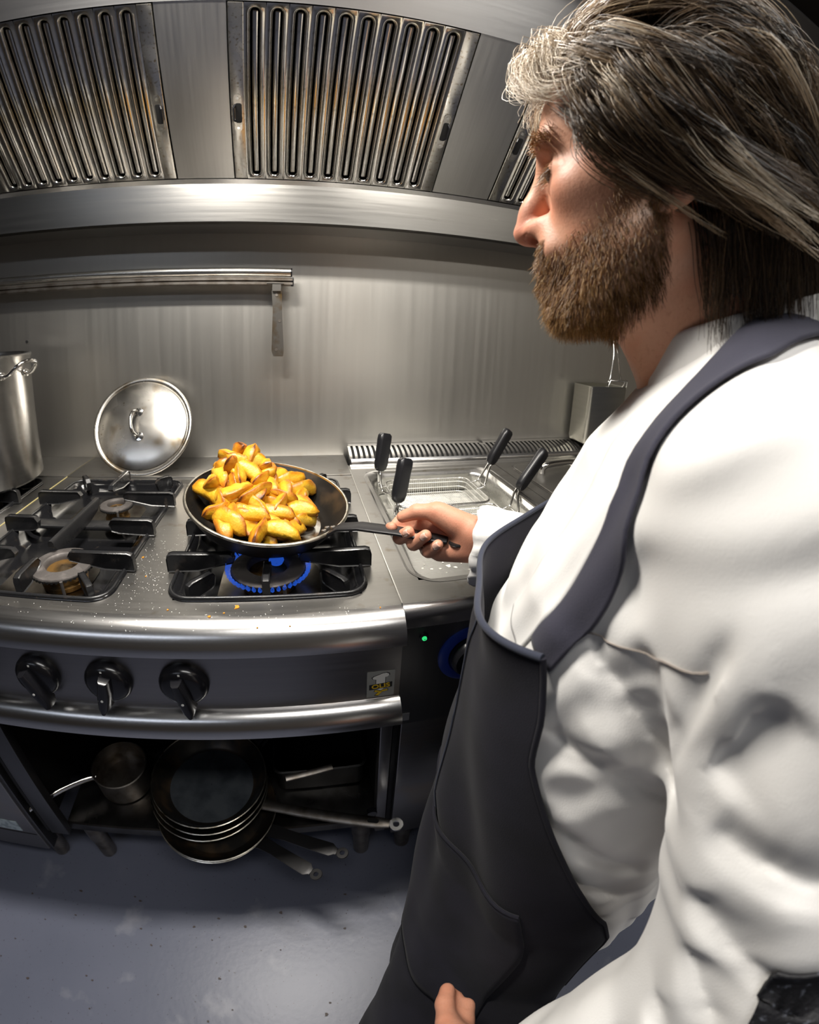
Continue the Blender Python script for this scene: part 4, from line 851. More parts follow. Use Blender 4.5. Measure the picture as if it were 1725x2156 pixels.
# ---------------------------------------------------------------- jacket with its folds
JACKET = [lof(TROWS,k=.03), cap((-.095,.330,1.262),LSH,.040,.060,k=.05), cap((-.095,.470,1.262),RSH,.040,.060,k=.05),
          cap(LSH,LEL,.074,.066,k=.014), cap(LEL,LWR,.064,.043,k=.03), cap(RSH,REL,.070,.060,k=.035), cap(REL,hand_r(-.125,-.004,-.018),.058,.044,k=.03)]
FOLDS = []      # (start, end, half width, depth): valleys positive, ridges negative
def jacket_disp(P,d):
    for fo in FOLDS:
        a,b,w,amp=fo[:4]; a=np.asarray(a);b=np.asarray(b);ab=b-a;q=P-a;t=np.clip((q@ab)/(ab@ab),0,1);pv=q-t[...,None]*ab;r=np.linalg.norm(pv,axis=-1)
        if len(fo)>4: w=np.where(pv@np.asarray(fo[4])>0,w,w*.33)              # steep on one side, soft on the other
        d=d+amp*np.exp(-(r/w)**1.4)*np.minimum(1,np.minimum(t*5+.15,(1-t)*5+.15))
    d=d+.0016*np.sin(P[...,2]*62+9*np.sin(P[...,0]*17)+5*np.sin(P[...,1]*23))+.0011*np.sin(P[...,0]*95+P[...,2]*40+4*np.sin(P[...,2]*31))
    return d
PLACKET = [(-.010,.305,1.238),(-.004,.294,1.220),(.012,.276,1.188),(.034,.268,1.135),(.048,.264,1.101),(.062,.272,1.060)]
SEAMS = [[(-.000,.225,1.107),(-.036,.207,1.127),(-.058,.172,1.148)]]
STRAP = [(-.165,.400,1.345),(-.150,.350,1.325),(-.109,.325,1.302),(-.063,.289,1.267),(-.034,.260,1.225),(-.005,.239,1.164),(.013,.230,1.121),(.032,.229,1.078)]
PATCH = [(-.148,.092,1.002),(-.143,.104,1.036),(-.185,.104,1.040),(-.196,.094,1.006)]
UP = (0,0,1)
FOLDS += [((.004,.222,1.106),(-.030,.210,1.084),.017,.012,UP),((-.026,.211,1.087),(-.085,.190,1.030),.020,.017,UP),          # deep fold under the chest seam
          ((.010,.215,1.018),(-.045,.209,1.012),.017,.012,UP),((-.040,.209,1.013),(-.100,.215,.985),.019,.015,UP),
          ((.006,.213,.925),(-.050,.212,.905),.016,.012,UP),((-.045,.212,.907),(-.120,.240,.860),.017,.013,UP),((-.015,.210,.868),(-.120,.245,.805),.014,.011,UP),((-.040,.213,.800),(-.12,.245,.755),.013,.010,UP),
          ((-.010,.208,1.140),(-.070,.172,1.108),.016,-.006),((-.005,.210,1.060),(-.085,.200,1.020),.015,-.005),((.0,.212,.965),(-.10,.215,.925),.018,-.005),
          ((-.082,.150,1.158),(-.074,.152,1.100),.017,.013,(-1,0,.4)),((-.060,.165,1.175),(-.062,.178,1.075),.008,.008,(1,0,0)),
          ((-.086,.145,1.074),(-.118,.124,1.078),.016,.010,UP),((-.112,.126,1.078),(-.190,.120,1.084),.017,.011,UP),((-.095,.138,1.034),(-.130,.114,1.020),.014,.010,UP),((-.125,.115,1.022),(-.185,.100,1.020),.014,.009,UP),
          ((-.108,.124,1.000),(-.140,.096,.972),.013,.010,UP),((-.112,.112,.950),(-.150,.085,.930),.012,.009,UP),((-.11,.10,.905),(-.15,.07,.885),.011,.008,UP),((-.10,.09,.86),(-.14,.06,.84),.010,.008,UP),
          ((.045,.262,1.17),(.030,.245,1.10),.008,.005),((-.06,.21,1.24),(-.085,.175,1.19),.02,.004)]
def mesh_np(name, V, F, m, parent=None, smooth=True, attr=None, kind=None):
    """mesh from numpy arrays (world axes); F is (n,3) or (n,4)"""
    me = bpy.data.meshes.new(name); V = np.ascontiguousarray(V,np.float32); F = np.ascontiguousarray(F,np.int32); k = F.shape[1]
    me.vertices.add(len(V)); me.vertices.foreach_set('co', V.ravel()); me.loops.add(F.size); me.loops.foreach_set('vertex_index', F.ravel())
    me.polygons.add(len(F)); me.polygons.foreach_set('loop_start', np.arange(0,F.size,k,dtype=np.int32))
    if smooth: me.polygons.foreach_set('use_smooth', np.ones(len(F),bool))
    if attr:
        for an,av in attr.items(): a = me.attributes.new(an,'FLOAT','POINT'); a.data.foreach_set('value', np.ascontiguousarray(av,np.float32))
    me.update(calc_edges=True); me.validate(); me.materials.append(m)
    o = bpy.data.objects.new(name, me); link(o, parent)
    if kind: o['kind'] = kind
    return o
def cloth_mat(name, col, weave, wstr, rough=.85, blotch=None, sheen=.2): return mat(name, col, 0, rough, bump=(weave,wstr,.0006), blotch=blotch, spec=.2, sheen=sheen)
M['white_cotton'] = cloth_mat('white_cotton', (.80,.785,.765), 900, .25, blotch=(5,(.74,.72,.695),.45,.7))
M['navy_cotton'] = cloth_mat('navy_cotton', (.014,.0135,.021), 1100, .5, blotch=(14,(.009,.009,.013),.4,.65), sheen=.04)
M['navy_lit'] = cloth_mat('navy_lit', (.042,.041,.060), 1100, .5, sheen=.1)  # worn apron navy, also painted lighter for the light near the shoulder
M['navy_edge'] = cloth_mat('navy_edge', (.030,.034,.052), 900, .4, sheen=.1)
M['seam_thread'] = cloth_mat('seam_thread', (.30,.26,.23), 900, .2)
M['trouser'] = cloth_mat('trouser', (.010,.010,.013), 900, .3)
M['shoe'] = mat('shoe', (.012,.012,.012), 0, .35)
M['skin'] = mat('skin', (.58,.305,.20), 0, .50, spec=.35, sss=(.10,(1,.35,.18),.006), blotch=[(38,(.54,.25,.155),.45,.70),(260,(.50,.25,.16),.56,.72)], bump=(420,.30,.0009))
def tint(m, items):            # natural colouring of the skin carried by point attributes
    nt = m.node_tree; b = nt.nodes['Principled BSDF']; src = b.inputs['Base Color'].links[0].from_socket
    for an,c in items:
        a = nt.nodes.new('ShaderNodeAttribute'); a.attribute_name = an; mx = nt.nodes.new('ShaderNodeMix'); mx.data_type = 'RGBA'; nt.links.new(a.outputs['Fac'],mx.inputs[0]); nt.links.new(src,mx.inputs[6]); mx.inputs[7].default_value = (*c,1); src = mx.outputs[2]
    nt.links.new(src,b.inputs['Base Color'])
tint(M['skin'],[('flush',(.62,.225,.15)),('stubble',(.16,.075,.035))])
M['nail'] = mat('nail', (.70,.42,.33), 0, .25, spec=.5)
def hair_mat(name, cols, rough=.38):
    m = mat(name, cols[0][1], 0, rough, spec=.55); nt = m.node_tree; a = nt.nodes.new('ShaderNodeAttribute'); a.attribute_name = 'tone'
    cr = nt.nodes.new('ShaderNodeValToRGB'); e = cr.color_ramp; e.elements[0].position = cols[0][0]; e.elements[0].color = (*cols[0][1],1); e.elements[1].position = cols[-1][0]; e.elements[1].color = (*cols[-1][1],1)
    for p,c in cols[1:-1]: q = e.elements.new(p); q.color = (*c,1)
    nt.links.new(a.outputs['Fac'], cr.inputs[0]); nt.links.new(cr.outputs[0], nt.nodes['Principled BSDF'].inputs['Base Color']); return m
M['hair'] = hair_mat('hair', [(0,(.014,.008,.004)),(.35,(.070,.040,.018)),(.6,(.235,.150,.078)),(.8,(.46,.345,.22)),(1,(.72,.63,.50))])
M['beard'] = hair_mat('beard', [(0,(.030,.013,.005)),(.4,(.150,.066,.018)),(.7,(.38,.195,.055)),(1,(.62,.44,.22))])
M['hair_base'] = mat('hair_base', (.020,.013,.008), 0, .6)

man = thing('person', 'cook in white jacket and navy apron looking down at the frying pan', 'person', tuple(b2w((-.03,.36,0))))
# ---------------------------------------------------------------- skin: head, neck, torso, arms and hands in one surface
BV,BQ = grow(BODY,.0021,(-.27,.02,.56),(.30,.74,1.60)); BV = relax(BV,BQ,2,.5)
def beard_weight(h):
    f,y,z = h.T; ay = np.abs(y)
    cheek = np.interp(f,[-.02,.010,.030,.060,.085,.11],[-.002,-.008,-.022,-.048,-.068,-.074]); low = np.interp(f,[-.01,.03,.08],[-.100,-.138,-.150])
    w = np.clip((cheek-z)/.022,0,1)*np.clip((z-low)/.02,0,1)*np.clip((f+.006)/.006,0,1)*(ay<.085)
    w = np.maximum(w,((z<-.060)&(z>-.079)&(f>.082)&(ay<.034))*1.0)                  # moustache
    w = np.maximum(w,((f>-.002)&(f<.034)&(z<.03)&(z>-.04)&(ay>.05))*.9)             # sideburn
    return w*(1-.85*((z<-.079)&(z>-.090)&(f>.090)&(ay<.018)))
_h = BV-HO; _in = (np.linalg.norm(_h,axis=1) < .24); bw_ = np.where(_in,beard_weight(_h)*.85,0)
fl_ = .75*np.exp(-(((_h[:,0]-.112)/.022)**2+(_h[:,1]/.03)**2+((_h[:,2]+.045)/.026)**2))+.35*np.exp(-(((_h[:,0]-.07)/.03)**2+((np.abs(_h[:,1])-.045)/.02)**2+((_h[:,2]+.02)/.025)**2))
fl_ += np.where(_in,0,.28)                                                             # hands are ruddier
body = mesh_np('body', b2w(BV), BQ[:,::-1], M['skin'], man, attr={'stubble':bw_,'flush':np.clip(fl_,0,1)})
def vnormals(V,Q):
    n = np.cross(V[Q[:,2]]-V[Q[:,0]],V[Q[:,3]]-V[Q[:,1]]); N = np.zeros_like(V)
    for i in range(4): np.add.at(N,Q[:,i],n)
    return N/(np.linalg.norm(N,axis=1,keepdims=True)+1e-12)
bsel = np.linalg.norm(BV-HO,axis=1) < .24
BN = vnormals(BV,BQ)
if ((BV[bsel]-HO)*BN[bsel]).sum(1).mean() < 0: BN = -BN
# nails of the right hand
def nail(p, d, n, w, l):
    p = np.array(p); d = np.array(d,float); d /= np.linalg.norm(d); n = np.array(n,float); n -= d*(n@d); n /= np.linalg.norm(n); s = np.cross(d,n)
    V = []; k = 7
    for i in range(k):
        t = i/(k-1)*2-1
        for j in range(k):
            q = j/(k-1)*2-1; ww = w*(1-.25*abs(t)**3); V.append(p+d*(l*t)+s*(ww*q)+n*(-.0022*q*q-.0012*max(t,0)**2))
    F = [(i*k+j,i*k+j+1,(i+1)*k+j+1,(i+1)*k+j) for i in range(k-1) for j in range(k-1)]
    o = mesh_np('fingernail', b2w(np.array(V)), np.array(F), M['nail'], body); sm = o.modifiers.new('thickness','SOLIDIFY'); sm.thickness = .0006; sm.offset = 0
for a,b_,r_ in ((hand_r(.046,-.021,.008),hand_r(.030,-.002,.017),.0092),(hand_r(.022,-.023,.011),hand_r(.003,.000,.018),.0092),(hand_r(-.002,-.030,.010),hand_r(-.017,-.010,.017),.0082)):
    a = np.array(a); b_ = np.array(b_); d = (b_-a)/np.linalg.norm(b_-a); n = np.array([-.25,-1,.30]); n = n-d*(n@d); n /= np.linalg.norm(n)
    nail(b_+n*(r_*.98)+d*.001, d, n, .0052, .0062)
# eyes
for s in (-1,1):
    c = np.array(hp_(.0768,s*.0330,-.0065)); u = np.linspace(0,math.pi,13); w = np.linspace(0,2*math.pi,20,endpoint=False)
    EV = np.array([c+.0128*np.array([math.sin(a)*math.cos(b_),math.sin(a)*math.sin(b_),math.cos(a)])*np.array([1.08,1.06,.9]) for a in u for b_ in w]); EF = [(i*20+j,i*20+(j+1)%20,(i+1)*20+(j+1)%20,(i+1)*20+j) for i in range(12) for j in range(20)]
    mesh_np('eyeball', b2w(EV), np.array(EF), mat('eye',(.10,.065,.045) ,0,.12), body)

# ---------------------------------------------------------------- jacket
JV,JQ = grow(JACKET,.0030,(-.32,.02,.54),(.22,.76,1.36),jacket_disp); JV = relax(JV,JQ,2,.5)
jacket = mesh_np('jacket', b2w(JV), JQ[:,::-1], M['white_cotton'], man)
def jfield(P): return jacket_disp(P,field(JACKET,P))
def on_jacket(p, off, it=6):
    p = np.array(p,float).reshape(-1,3)
    for _ in range(it):
        d = jfield(p); e = .002; g = np.stack([(jfield(p+np.eye(3)[i]*e)-jfield(p-np.eye(3)[i]*e))/(2*e) for i in range(3)],1); g /= np.linalg.norm(g,axis=1,keepdims=True)+1e-9
        p = p-g*(d-off)[:,None]*.8
    return p,g
def ribbon(name, pts, wid, off, thick, m, parent, n=14, sub=8, edge=.0):
    C = np.array(smooth_curve(pts,sub)); P,G = on_jacket(C,off); T = np.gradient(P,axis=0); T /= np.linalg.norm(T,axis=1,keepdims=True); S = np.cross(T,G); S /= np.linalg.norm(S,axis=1,keepdims=True)
    W_ = np.interp(np.linspace(0,1,len(P)),np.linspace(0,1,len(wid)),wid) if hasattr(wid,'__len__') else np.full(len(P),wid)
    R = []
    for k in range(n+1):
        q,_ = on_jacket(P+S*(W_*(k/n-.5))[:,None],off,4); R.append(q)
    V = np.stack(R,1).reshape(-1,3); L = len(P); F = [(i*(n+1)+j,i*(n+1)+j+1,(i+1)*(n+1)+j+1,(i+1)*(n+1)+j) for i in range(L-1) for j in range(n)]
    o = mesh_np(name, b2w(V), np.array(F), m, parent); sm = o.modifiers.new('thickness','SOLIDIFY'); sm.thickness = thick; sm.offset = 0; return o
def line_on_jacket(name, pts, r, m, parent, off=.0006, sub=8):
    C = np.array(smooth_curve(pts,sub)); P,_ = on_jacket(C,off); return MB().tube([tuple(p) for p in b2w(P)], r, 6).build(name, m, parent, 60)
ribbon('placket', PLACKET, .046, .0012, .0022, M['white_cotton'], jacket)
for L_ in SEAMS: line_on_jacket('seam', L_, .0006, M['seam_thread'], jacket)
# stand collar, open at the throat
CC = np.array([-.085,.386]); th = np.radians(np.concatenate([np.linspace(24,336,70)])); V = []; nv = 7
for t in th:
    q = abs((math.degrees(t)+180)%360-180)/180; zt_ = 1.260+.098*q**.78-.012*math.exp(-((q-.14)/.04)**2); hgt_ = .040+.012*q
    for j in range(nv):
        s = j/(nv-1); a = .083+.004*(1-s)+.002*math.sin(9*t)*s; b_ = .066+.010*(1-s)+.002*math.sin(7*t)*s
        V.append((CC[0]+a*math.cos(t), CC[1]-b_*math.sin(t), zt_-hgt_*(1-s)))
F = [(i*nv+j,i*nv+j+1,(i+1)*nv+j+1,(i+1)*nv+j) for i in range(len(th)-1) for j in range(nv-1)]
co = mesh_np('collar', b2w(np.array(V)), np.array(F), M['white_cotton'], jacket); sm = co.modifiers.new('thickness','SOLIDIFY'); sm.thickness = .0035; sm.offset = 0; sb_ = co.modifiers.new('smooth','SUBSURF'); sb_.levels = 1; sb_.render_levels = 1
# gathered cuff of the right sleeve
V = []; nu, nv = 60, 12; ca = np.array(hand_r(-.150,-.006,-.018)); cb_ = np.array(hand_r(-.066,-.006,-.012)); ax = (cb_-ca)/np.linalg.norm(cb_-ca); e1 = np.array([0,0,1.]); e2 = np.cross(ax,e1); e2 /= np.linalg.norm(e2)
for i in range(nv):
    s = i/(nv-1)
    for j in range(nu):
        t = 2*math.pi*j/nu; wr = .0018*math.sin(t*17+2.2*math.sin(s*5))*(.35+.65*s)+.0014*math.sin(t*29+1); r1 = .050+.004*s+wr; r2 = .040+.002*s+wr
        if i == nv-1: r1 -= .003; r2 -= .003
        V.append(ca+ax*(np.linalg.norm(cb_-ca)*s+.002*math.sin(t*9))+e1*(r1*math.cos(t))+e2*(r2*math.sin(t))-np.array([0,0,.006*s*(1-math.cos(t))]))
F = [(i*nu+j,i*nu+(j+1)%nu,(i+1)*nu+(j+1)%nu,(i+1)*nu+j) for i in range(nv-1) for j in range(nu)]
cu = mesh_np('cuff', b2w(np.array(V)), np.array(F), M['white_cotton'], jacket); sm = cu.modifiers.new('thickness','SOLIDIFY'); sm.thickness = .003; sm.offset = -1
# black embroidered patch on the near sleeve
if PATCH:
    a,b_,c,d_ = [np.array(p) for p in PATCH]; k = 14; G_ = np.array([a*(1-u)*(1-v)+b_*u*(1-v)+c*u*v+d_*(1-u)*v for v in np.linspace(0,1,k) for u in np.linspace(0,1,k)]); G_,_ = on_jacket(G_,.002)
    F = [(i*k+j,i*k+j+1,(i+1)*k+j+1,(i+1)*k+j) for i in range(k-1) for j in range(k-1)]
    pa = mesh_np('sleeve_patch', b2w(G_), np.array(F), mat('patch_black',(.006,.006,.008),0,.6,bump=(500,.6,.001),blotch=(170,(.12,.13,.16),.60,.70)), jacket); sm = pa.modifiers.new('thickness','SOLIDIFY'); sm.thickness = .002; sm.offset = 0
# ---------------------------------------------------------------- trousers and shoes
TR = [lof([(.84,-.03,.11,.40,.165),(.72,-.03,.112,.40,.17)],k=.03),cap((-.03,.315,.76),(-.035,.235,.46),.088,.066,k=.04),cap((-.035,.235,.46),(-.110,.235,.07),.064,.052,k=.03),cap((-.03,.485,.76),(.0,.52,.46),.088,.066,k=.04),cap((.0,.52,.46),(-.05,.53,.07),.064,.052,k=.03)]
TV,TQ = grow(TR,.008,(-.25,.05,.0),(.2,.75,.92)); mesh_np('trousers', b2w(relax(TV,TQ)), TQ[:,::-1], M['trouser'], man)
for c in ((-.075,.235),(-.005,.535)):
    SV,SQ = grow([ell((c[0]-.04,c[1],.045),(.065,.042,.046),k=.02),ell((c[0]+.06,c[1],.036),(.095,.046,.037),k=.03)],.006,(c[0]-.2,c[1]-.1,-.02),(c[0]+.2,c[1]+.1,.12)); SV[:,2] = np.maximum(SV[:,2],.0005); mesh_np('shoe', b2w(relax(SV,SQ)), SQ[:,::-1], M['shoe'], man)
# ---------------------------------------------------------------- apron
AR = np.array(sorted(AROWS)); arow = lambda z: [np.interp(z,AR[:,0],AR[:,i]) for i in range(1,5)]
nu, nv = 90, 90; V = []
for i in range(nv):
    v = i/(nv-1)
    for j in range(nu):
        s = 2*j/(nu-1)-1                                   # -1 far side, +1 near side
        zt_ = 1.058+.027*abs(s)**2+(.012*-s if s < 0 else 0); z = zt_+(.31-zt_)*v
        phN = np.interp(z,[.31,.70,.779,.843,.915,.987,1.037,1.09],[128,126,117,104,88,72,67,58]); ph = math.radians(phN*s)
        Fc,a,Vc,b_ = arow(z); dep = zt_-z
        off = .009+.020*math.exp(-dep/.035)*max(0,1-abs(s)**2.5)+.006*math.exp(-dep/.02)
        low = np.clip((.95-z)/.5,0,1); fo_ = low*(.012*math.sin(ph*5.2+z*7)+.006*math.sin(ph*11+z*13+1))+.0035*math.sin(z*38+ph*4)*(1-abs(s))+.003*math.sin(ph*9+z*25)
        V.append((Fc+(a+off+fo_)*math.cos(ph), Vc-(b_+off+fo_)*math.sin(ph), z))
F = [(i*nu+j,i*nu+j+1,(i+1)*nu+j+1,(i+1)*nu+j) for i in range(nv-1) for j in range(nu-1)]
apron = mesh_np('apron', b2w(np.array(V)), np.array(F), M['navy_cotton'], man); sm = apron.modifiers.new('thickness','SOLIDIFY'); sm.thickness = .0025; sm.offset = 0
AV = np.array(V).reshape(nv,nu,3)
MB().tube([tuple(p) for p in b2w(AV[0])],.0030,8).build('bib_hem', M['navy_edge'], apron, 60)
MB().tube([tuple(p) for p in b2w(AV[:55,-1])],.0024,8).build('side_hem', M['navy_cotton'], apron, 60)
MB().tube([tuple(p) for p in b2w(AV[1:60,60]+np.array([.002,-.002,0]))],.0012,6).build('stitching', M['navy_edge'], apron, 60)
pk = AV[34:62,50:80]+np.array([.003,-.004,0]); k0,k1 = pk.shape[:2]
F = [(i*k1+j,i*k1+j+1,(i+1)*k1+j+1,(i+1)*k1+j) for i in range(k0-1) for j in range(k1-1)]
po = mesh_np('pocket', b2w(pk.reshape(-1,3)), np.array(F), M['navy_cotton'], apron); sm = po.modifiers.new('thickness','SOLIDIFY'); sm.thickness = .003; sm.offset = 0
MB().tube([tuple(p) for p in b2w(pk[0])],.0022,6).build('pocket_hem', M['navy_cotton'], po, 60)
ribbon('neck_strap', STRAP, [.034,.038,.040,.038,.035,.032,.030], .0045, .0025, M['navy_lit'], apron)
# ---------------------------------------------------------------- hair: locks of real strands
HR = np.random.default_rng(11)
SK = [ell((-.002,0,.050),(.097,.074,.093)), ell((.040,0,.030),(.060,.060,.062),k=.02), ell((-.040,0,-.03),(.058,.062,.075),k=.02)]      # skull in head axes
def sk(P): return field(SK,P)
def skg(P):
    e=.002; g=np.stack([(sk(P+np.eye(3)[i]*e)-sk(P-np.eye(3)[i]*e)) for i in range(3)],-1); return g/(np.linalg.norm(g,axis=-1,keepdims=True)+1e-9)
def unit(v): return v/(np.linalg.norm(v,axis=-1,keepdims=True)+1e-9)
def strands_mesh(name, P, rad, tone, m, parent):
    """P (n,k,3) head axes -> thin three-sided tubes"""
    n,k,_=P.shape; T=unit(np.gradient(P,axis=1)); up=unit(HR.normal(size=(n,1,3))+np.zeros((n,k,3))); X=unit(np.cross(T,up)); Y=np.cross(T,X)
    r=rad[None,:,None] if rad.ndim==1 else rad[...,None]
    ring=np.stack([P+r*(X*math.cos(a)+Y*math.sin(a)) for a in (0,2.094,4.189)],2)          # n,k,3,3
    V=ring.reshape(-1,3)+HO; base=(np.arange(n)[:,None]*k+np.arange(k-1)[None])*3
    F=np.concatenate([np.stack([base+j,base+(j+1)%3,base+3+(j+1)%3,base+3+j],-1).reshape(-1,4) for j in range(3)])
    return mesh_np(name,b2w(V),F,m,parent,True,{'tone':np.repeat(tone.reshape(-1),3)},'stuff')
def march(root, d0, L, k, flow, lift, stiff=.62):
    P=[root]; d=d0; st=(L/(k-1))[:,None]
    for i in range(1,k):
        s=i/(k-1); d=unit(d*stiff+flow(P[-1],s)*(1-stiff)); p=P[-1]+d*st; dd=sk(p); need=lift*math.sin(math.pi*min(s*.9+.12,1))**.7
        push=np.maximum(need-dd,0)+np.where(p[:,2]>-.02,np.minimum(lift+.009-dd,0)*.8,0); p=p+skg(p)*push[:,None]; d=unit(p-P[-1]); P.append(p)
    return np.stack(P,1)
def locks(guides, per, spread, tip, tone_l, wav=.0012, curl=.0042):
    n,k,_=guides.shape; s=np.linspace(0,1,k)
    wd=unit(HR.normal(size=(n,1,3))); guides=guides+wd*curl*(np.sin(HR.uniform(4,8,(n,1))*s[None]+HR.uniform(0,6.28,(n,1)))*np.minimum(s*2,1)[None])[...,None]
    off=HR.normal(size=(n,per,3))*spread; w=1-(1-tip)*s**.8
    q=s[None,None]*HR.uniform(.70,1.0,(n,per,1))*(k-1); i0=np.clip(np.floor(q).astype(int),0,k-2); fr_=(q-i0)[...,None]; ni=np.arange(n)[:,None,None]
    P=guides[ni,i0]*(1-fr_)+guides[ni,i0+1]*fr_+off[:,:,None]*w[None,None,:,None]
    ph=HR.uniform(0,6.28,(n,per,1,3)); fr=HR.uniform(3,8,(n,per,1,1)); P=P+wav*np.sin(fr*s[None,None,:,None]*2+ph)*s[None,None,:,None]
    tone=np.clip(tone_l[:,None]+HR.normal(size=(n,per))*.13,0,1); P=P.reshape(-1,k,3); return P,tone.reshape(-1)
def scalp(n, cond):
    out=[]
    while len(out)<n:
        u=HR.normal(size=3); u/=np.linalg.norm(u); p=np.array([-.002,0,.050])+u*np.array([.097,.074,.093])
        if cond(p): 
            p=p[None]; 
            for _ in range(3): p=p-skg(p)*sk(p)[:,None]
            out.append(p[0])
    return np.array(out)
def side_out(P): return np.stack([0*P[:,0],np.sign(P[:,1]),0*P[:,0]],1)
def flow_main(P,s):
    f,y,z=P.T; top=np.clip((z-.06)/.07,0,1); back=np.clip((-f-.035)/.055,0,1)
    v=np.stack([-(.95*(1-back)+.25*back), .12*np.sign(y)*(1-back), -(.10*top+.50*(1-top))*(1-back)-1.0*back-.25*s],1); return unit(v)
def flow_side(P,s):
    f,y,z=P.T; back=np.clip((-f-.06)/.05,0,1); q=np.clip(s*1.5,0,1)
    return unit(np.stack([-(.45+.75*q)*(1-.6*back), .10*np.sign(y), -(1.0-.62*q)-.6*back],1))
def flow_nape(P,s):
    f,y,z=P.T; return unit(np.stack([-.15+0*f+.10*s, -.12*np.sign(y), -1+0*f],1))
ALLP=[];ALLT=[]
def emit(P,t,k=12): ALLP.append(P); ALLT.append(np.repeat(t[:,None],P.shape[1],1))
K=12
# crown and top, swept back
R=scalp(150,lambda p: p[2]>.085 and p[0]>-.10 and p[0]<.085)
N_=skg(R); d0=unit(N_*.75+np.array([-.35,0,.15])+np.where(R[:,:1]>.03,1,0)*np.array([[.25,0,.35]])); L=HR.uniform(.13,.20,len(R)); lift=HR.uniform(.007,.017,len(R))
G=march(R,d0,L,K,flow_main,lift); P,t=locks(G,34,.0055,.45,np.clip(.50+2.2*R[:,0]+HR.normal(size=len(R))*.25,.04,1)); emit(P,t)  # tone pales toward the forehead, painting in the light on the front
# near and far sides over the ears, swept back and down
R=scalp(190,lambda p: .012<p[2]<.105 and -.075<p[0]<.072 and abs(p[1])>.038 and p[2]>.02+.5*max(p[0]-.02,0))
N_=skg(R); d0=unit(N_*.40+np.array([-.45,0,-.25])); L=HR.uniform(.10,.165,len(R)); lift=HR.uniform(.008,.024,len(R))
G=march(R,d0,L,K,flow_side,lift); P,t=locks(G,32,.0050,.35,np.clip(.33+1.9*R[:,0]+2.2*(R[:,2]-.06)+HR.normal(size=len(R))*.24,.02,.95)); emit(P,t)
R=scalp(120,lambda p: .026<p[2]<.075 and -.045<p[0]<.056 and abs(p[1])>.042)
N_=skg(R); d0=unit(N_*.45+np.array([.05,0,-.95])); L=HR.uniform(.115,.165,len(R)); lift=HR.uniform(.016,.023,len(R))
G=march(R,d0,L,K,flow_side,lift,stiff=.78); P,t=locks(G,34,.0050,.25,np.clip(.40+1.6*R[:,0]+HR.normal(size=len(R))*.24,.05,.95)); emit(P,t)
# back and nape, falling to the collar
R=scalp(150,lambda p: p[0]<-.052 and -.03<p[2]<.13)
N_=skg(R); d0=unit(N_*.5+np.array([-.2,0,-.6])); L=HR.uniform(.10,.17,len(R)); lift=HR.uniform(.006,.016,len(R))
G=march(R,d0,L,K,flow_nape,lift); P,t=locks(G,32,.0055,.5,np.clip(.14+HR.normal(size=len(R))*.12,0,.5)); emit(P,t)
R=np.stack([HR.uniform(-.085,-.030,120),HR.choice([-1,1],120)*HR.uniform(.030,.060,120),HR.uniform(-.045,.005,120)],1)
for _ in range(4): R=R-skg(R)*sk(R)[:,None]
d0=unit(skg(R)*.3+np.array([-.2,0,-.9])); L=HR.uniform(.07,.115,len(R)); G=march(R,d0,L,K,flow_nape,HR.uniform(.004,.010,len(R)))
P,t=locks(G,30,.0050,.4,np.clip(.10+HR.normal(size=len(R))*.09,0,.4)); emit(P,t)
# fringe: rises off the front hairline, tips forward and drops back over the temple
R=scalp(36,lambda p: p[0]>.058 and p[2]>.070 and abs(p[1])<.066)
def fringe_path(r, sgn, reach, drop):
    a=r; pts=[a, a+np.array([.016+.3*reach,.004*sgn,.020]), a+np.array([reach,.010*sgn,.010]), a+np.array([reach*1.0,.022*sgn,-.030*drop-.005]), a+np.array([reach*.45,.034*sgn,-.060*drop-.008]), a+np.array([-.015,.042*sgn,-.080*drop])]
    return np.array(smooth_curve(pts,5))
def resample(C,k):
    L=np.concatenate([[0],np.cumsum(np.linalg.norm(np.diff(C,axis=0),axis=1))]); s=np.linspace(0,L[-1],k); return np.stack([np.interp(s,L,C[:,i]) for i in range(3)],1)
G=np.stack([resample(fringe_path(r,-1 if r[1]<.02 else 1,HR.uniform(.008,.036),HR.uniform(.22,.60)),K) for r in R])
for i in range(K):
    dd=sk(G[:,i]); G[:,i]+=skg(G[:,i])*np.maximum(.006+.006*(i>2)-dd,0)[:,None]
P,t=locks(G,24,.0048,.7,np.clip(.90+HR.normal(size=len(R))*.10,.5,1),wav=.003); emit(P,t)  # near-white tone paints the strong light on the front locks
# wisps behind the ear and on the neck
# loose flyaway hairs
R=scalp(90,lambda p: p[2]>.06); N_=skg(R); d0=unit(N_+HR.normal(size=R.shape)*.5); G=march(R,d0,HR.uniform(.05,.11,len(R)),K,flow_main,HR.uniform(.016,.028,len(R)),stiff=.75); emit(G,np.clip(.75+HR.normal(size=len(R))*.15,0,1))
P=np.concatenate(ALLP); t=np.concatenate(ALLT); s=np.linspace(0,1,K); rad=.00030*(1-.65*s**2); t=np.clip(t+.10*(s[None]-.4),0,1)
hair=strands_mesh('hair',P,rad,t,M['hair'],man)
# dark underlayer that closes the scalp
HB=[dict(g,r=g['r']+.0035,c=g['c']+HO,bc=g['bc']+HO) for g in SK]
HVv,HQ=grow(HB,.004,tuple(HO-.2),tuple(HO+.22)); lc=HVv-HO
keepv=(lc[:,2]>.078)&(lc[:,0]<.074)|((lc[:,2]>.034)&(lc[:,0]<.036))|((lc[:,0]<-.034)&(lc[:,2]>-.060))
kq=keepv[HQ].all(1); mesh_np('hair_base',b2w(relax(HVv,HQ)),HQ[kq][:,::-1],M['hair_base'],hair)
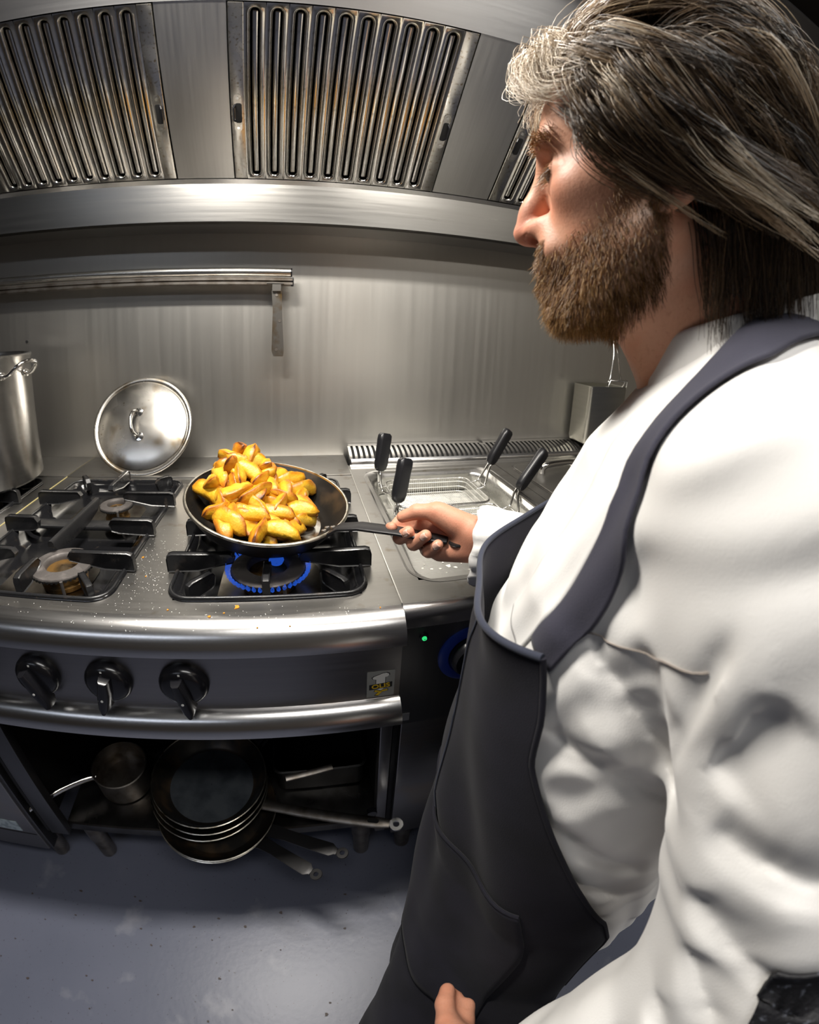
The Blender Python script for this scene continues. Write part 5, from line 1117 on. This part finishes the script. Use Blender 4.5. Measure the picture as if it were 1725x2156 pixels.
# ---------------------------------------------------------------- beard, moustache and brows on the skin
hv=BV[bsel]-HO; hn_=BN[bsel]; f,y,z=hv.T; ay=np.abs(y)
wgt=beard_weight(hv)
def plant(wgt,n,leng,dirf,k,rad,tone,name,parent,jit=.35):
    i=HR.choice(len(hv),n,p=wgt/wgt.sum()); R=hv[i]+HR.normal(size=(n,3))*.0008; nn=hn_[i]; D=unit(dirf(R,nn)+HR.normal(size=(n,3))*jit*.5); L=leng(R)*HR.uniform(.6,1.25,n)
    s=np.linspace(0,1,k); g=np.array([0,0,-1.]); bend=unit(g+HR.normal(size=(n,3))*.45); P=R[:,None]-nn[:,None]*.001+D[:,None]*(L[:,None]*s)[...,None]+bend[:,None]*(L[:,None]*.45*s**2)[...,None]
    return strands_mesh(name,P,rad*(1-.6*s**2),np.repeat(np.clip(tone(R)+HR.normal(size=n)*.17,0,1)[:,None],k,1),M['beard'],parent)
plant(wgt,20000,lambda R:.0036+.0045*np.clip((-R[:,2]-.05)/.06,0,1)+.001*(R[:,0]>.075),lambda R,nn:nn*.60+np.array([.0,0,-.80])+np.array([-.25,0,0])*(R[:,:1]<.06),5,.00019,lambda R:.56-3.2*np.clip(.060-R[:,0],0,.09)+0*R[:,0],'beard',man)
wb_=np.exp(-((z-.024)/.005)**2)*(ay>.012)*(ay<.048)*(f>.07)
plant(wb_,620,lambda R:.010+0*R[:,0],lambda R,nn:nn*.45+np.array([.1,0,.05])+np.stack([0*R[:,0]-.3,np.sign(R[:,1])*.8,0*R[:,0]],1),5,.00026,lambda R:.62+0*R[:,0],'eyebrows',man)
wl=np.exp(-((z+.006)/.003)**2)*(ay>.022)*(ay<.046)*(f>.078)
plant(wl,150,lambda R:.009+0*R[:,0],lambda R,nn:np.array([[.9,0,-.25]])+np.stack([0*R[:,0],np.sign(R[:,1])*.25,0*R[:,0]],1),5,.00022,lambda R:.55+0*R[:,0],'eyelashes',man,.15)
# mole on the cheek
MB().lathe([(.0022,0),(.0018,.0009),(.0002,.0014)],(0,0,0),10,frame_to(b2w(np.array(hp_(.0735,-.0535,-.026))),(0,0,1),tuple(b2w(np.array([.6,-.8,.05]))))).build('mole', mat('mole',(.06,.025,.015),0,.5), body, 60)
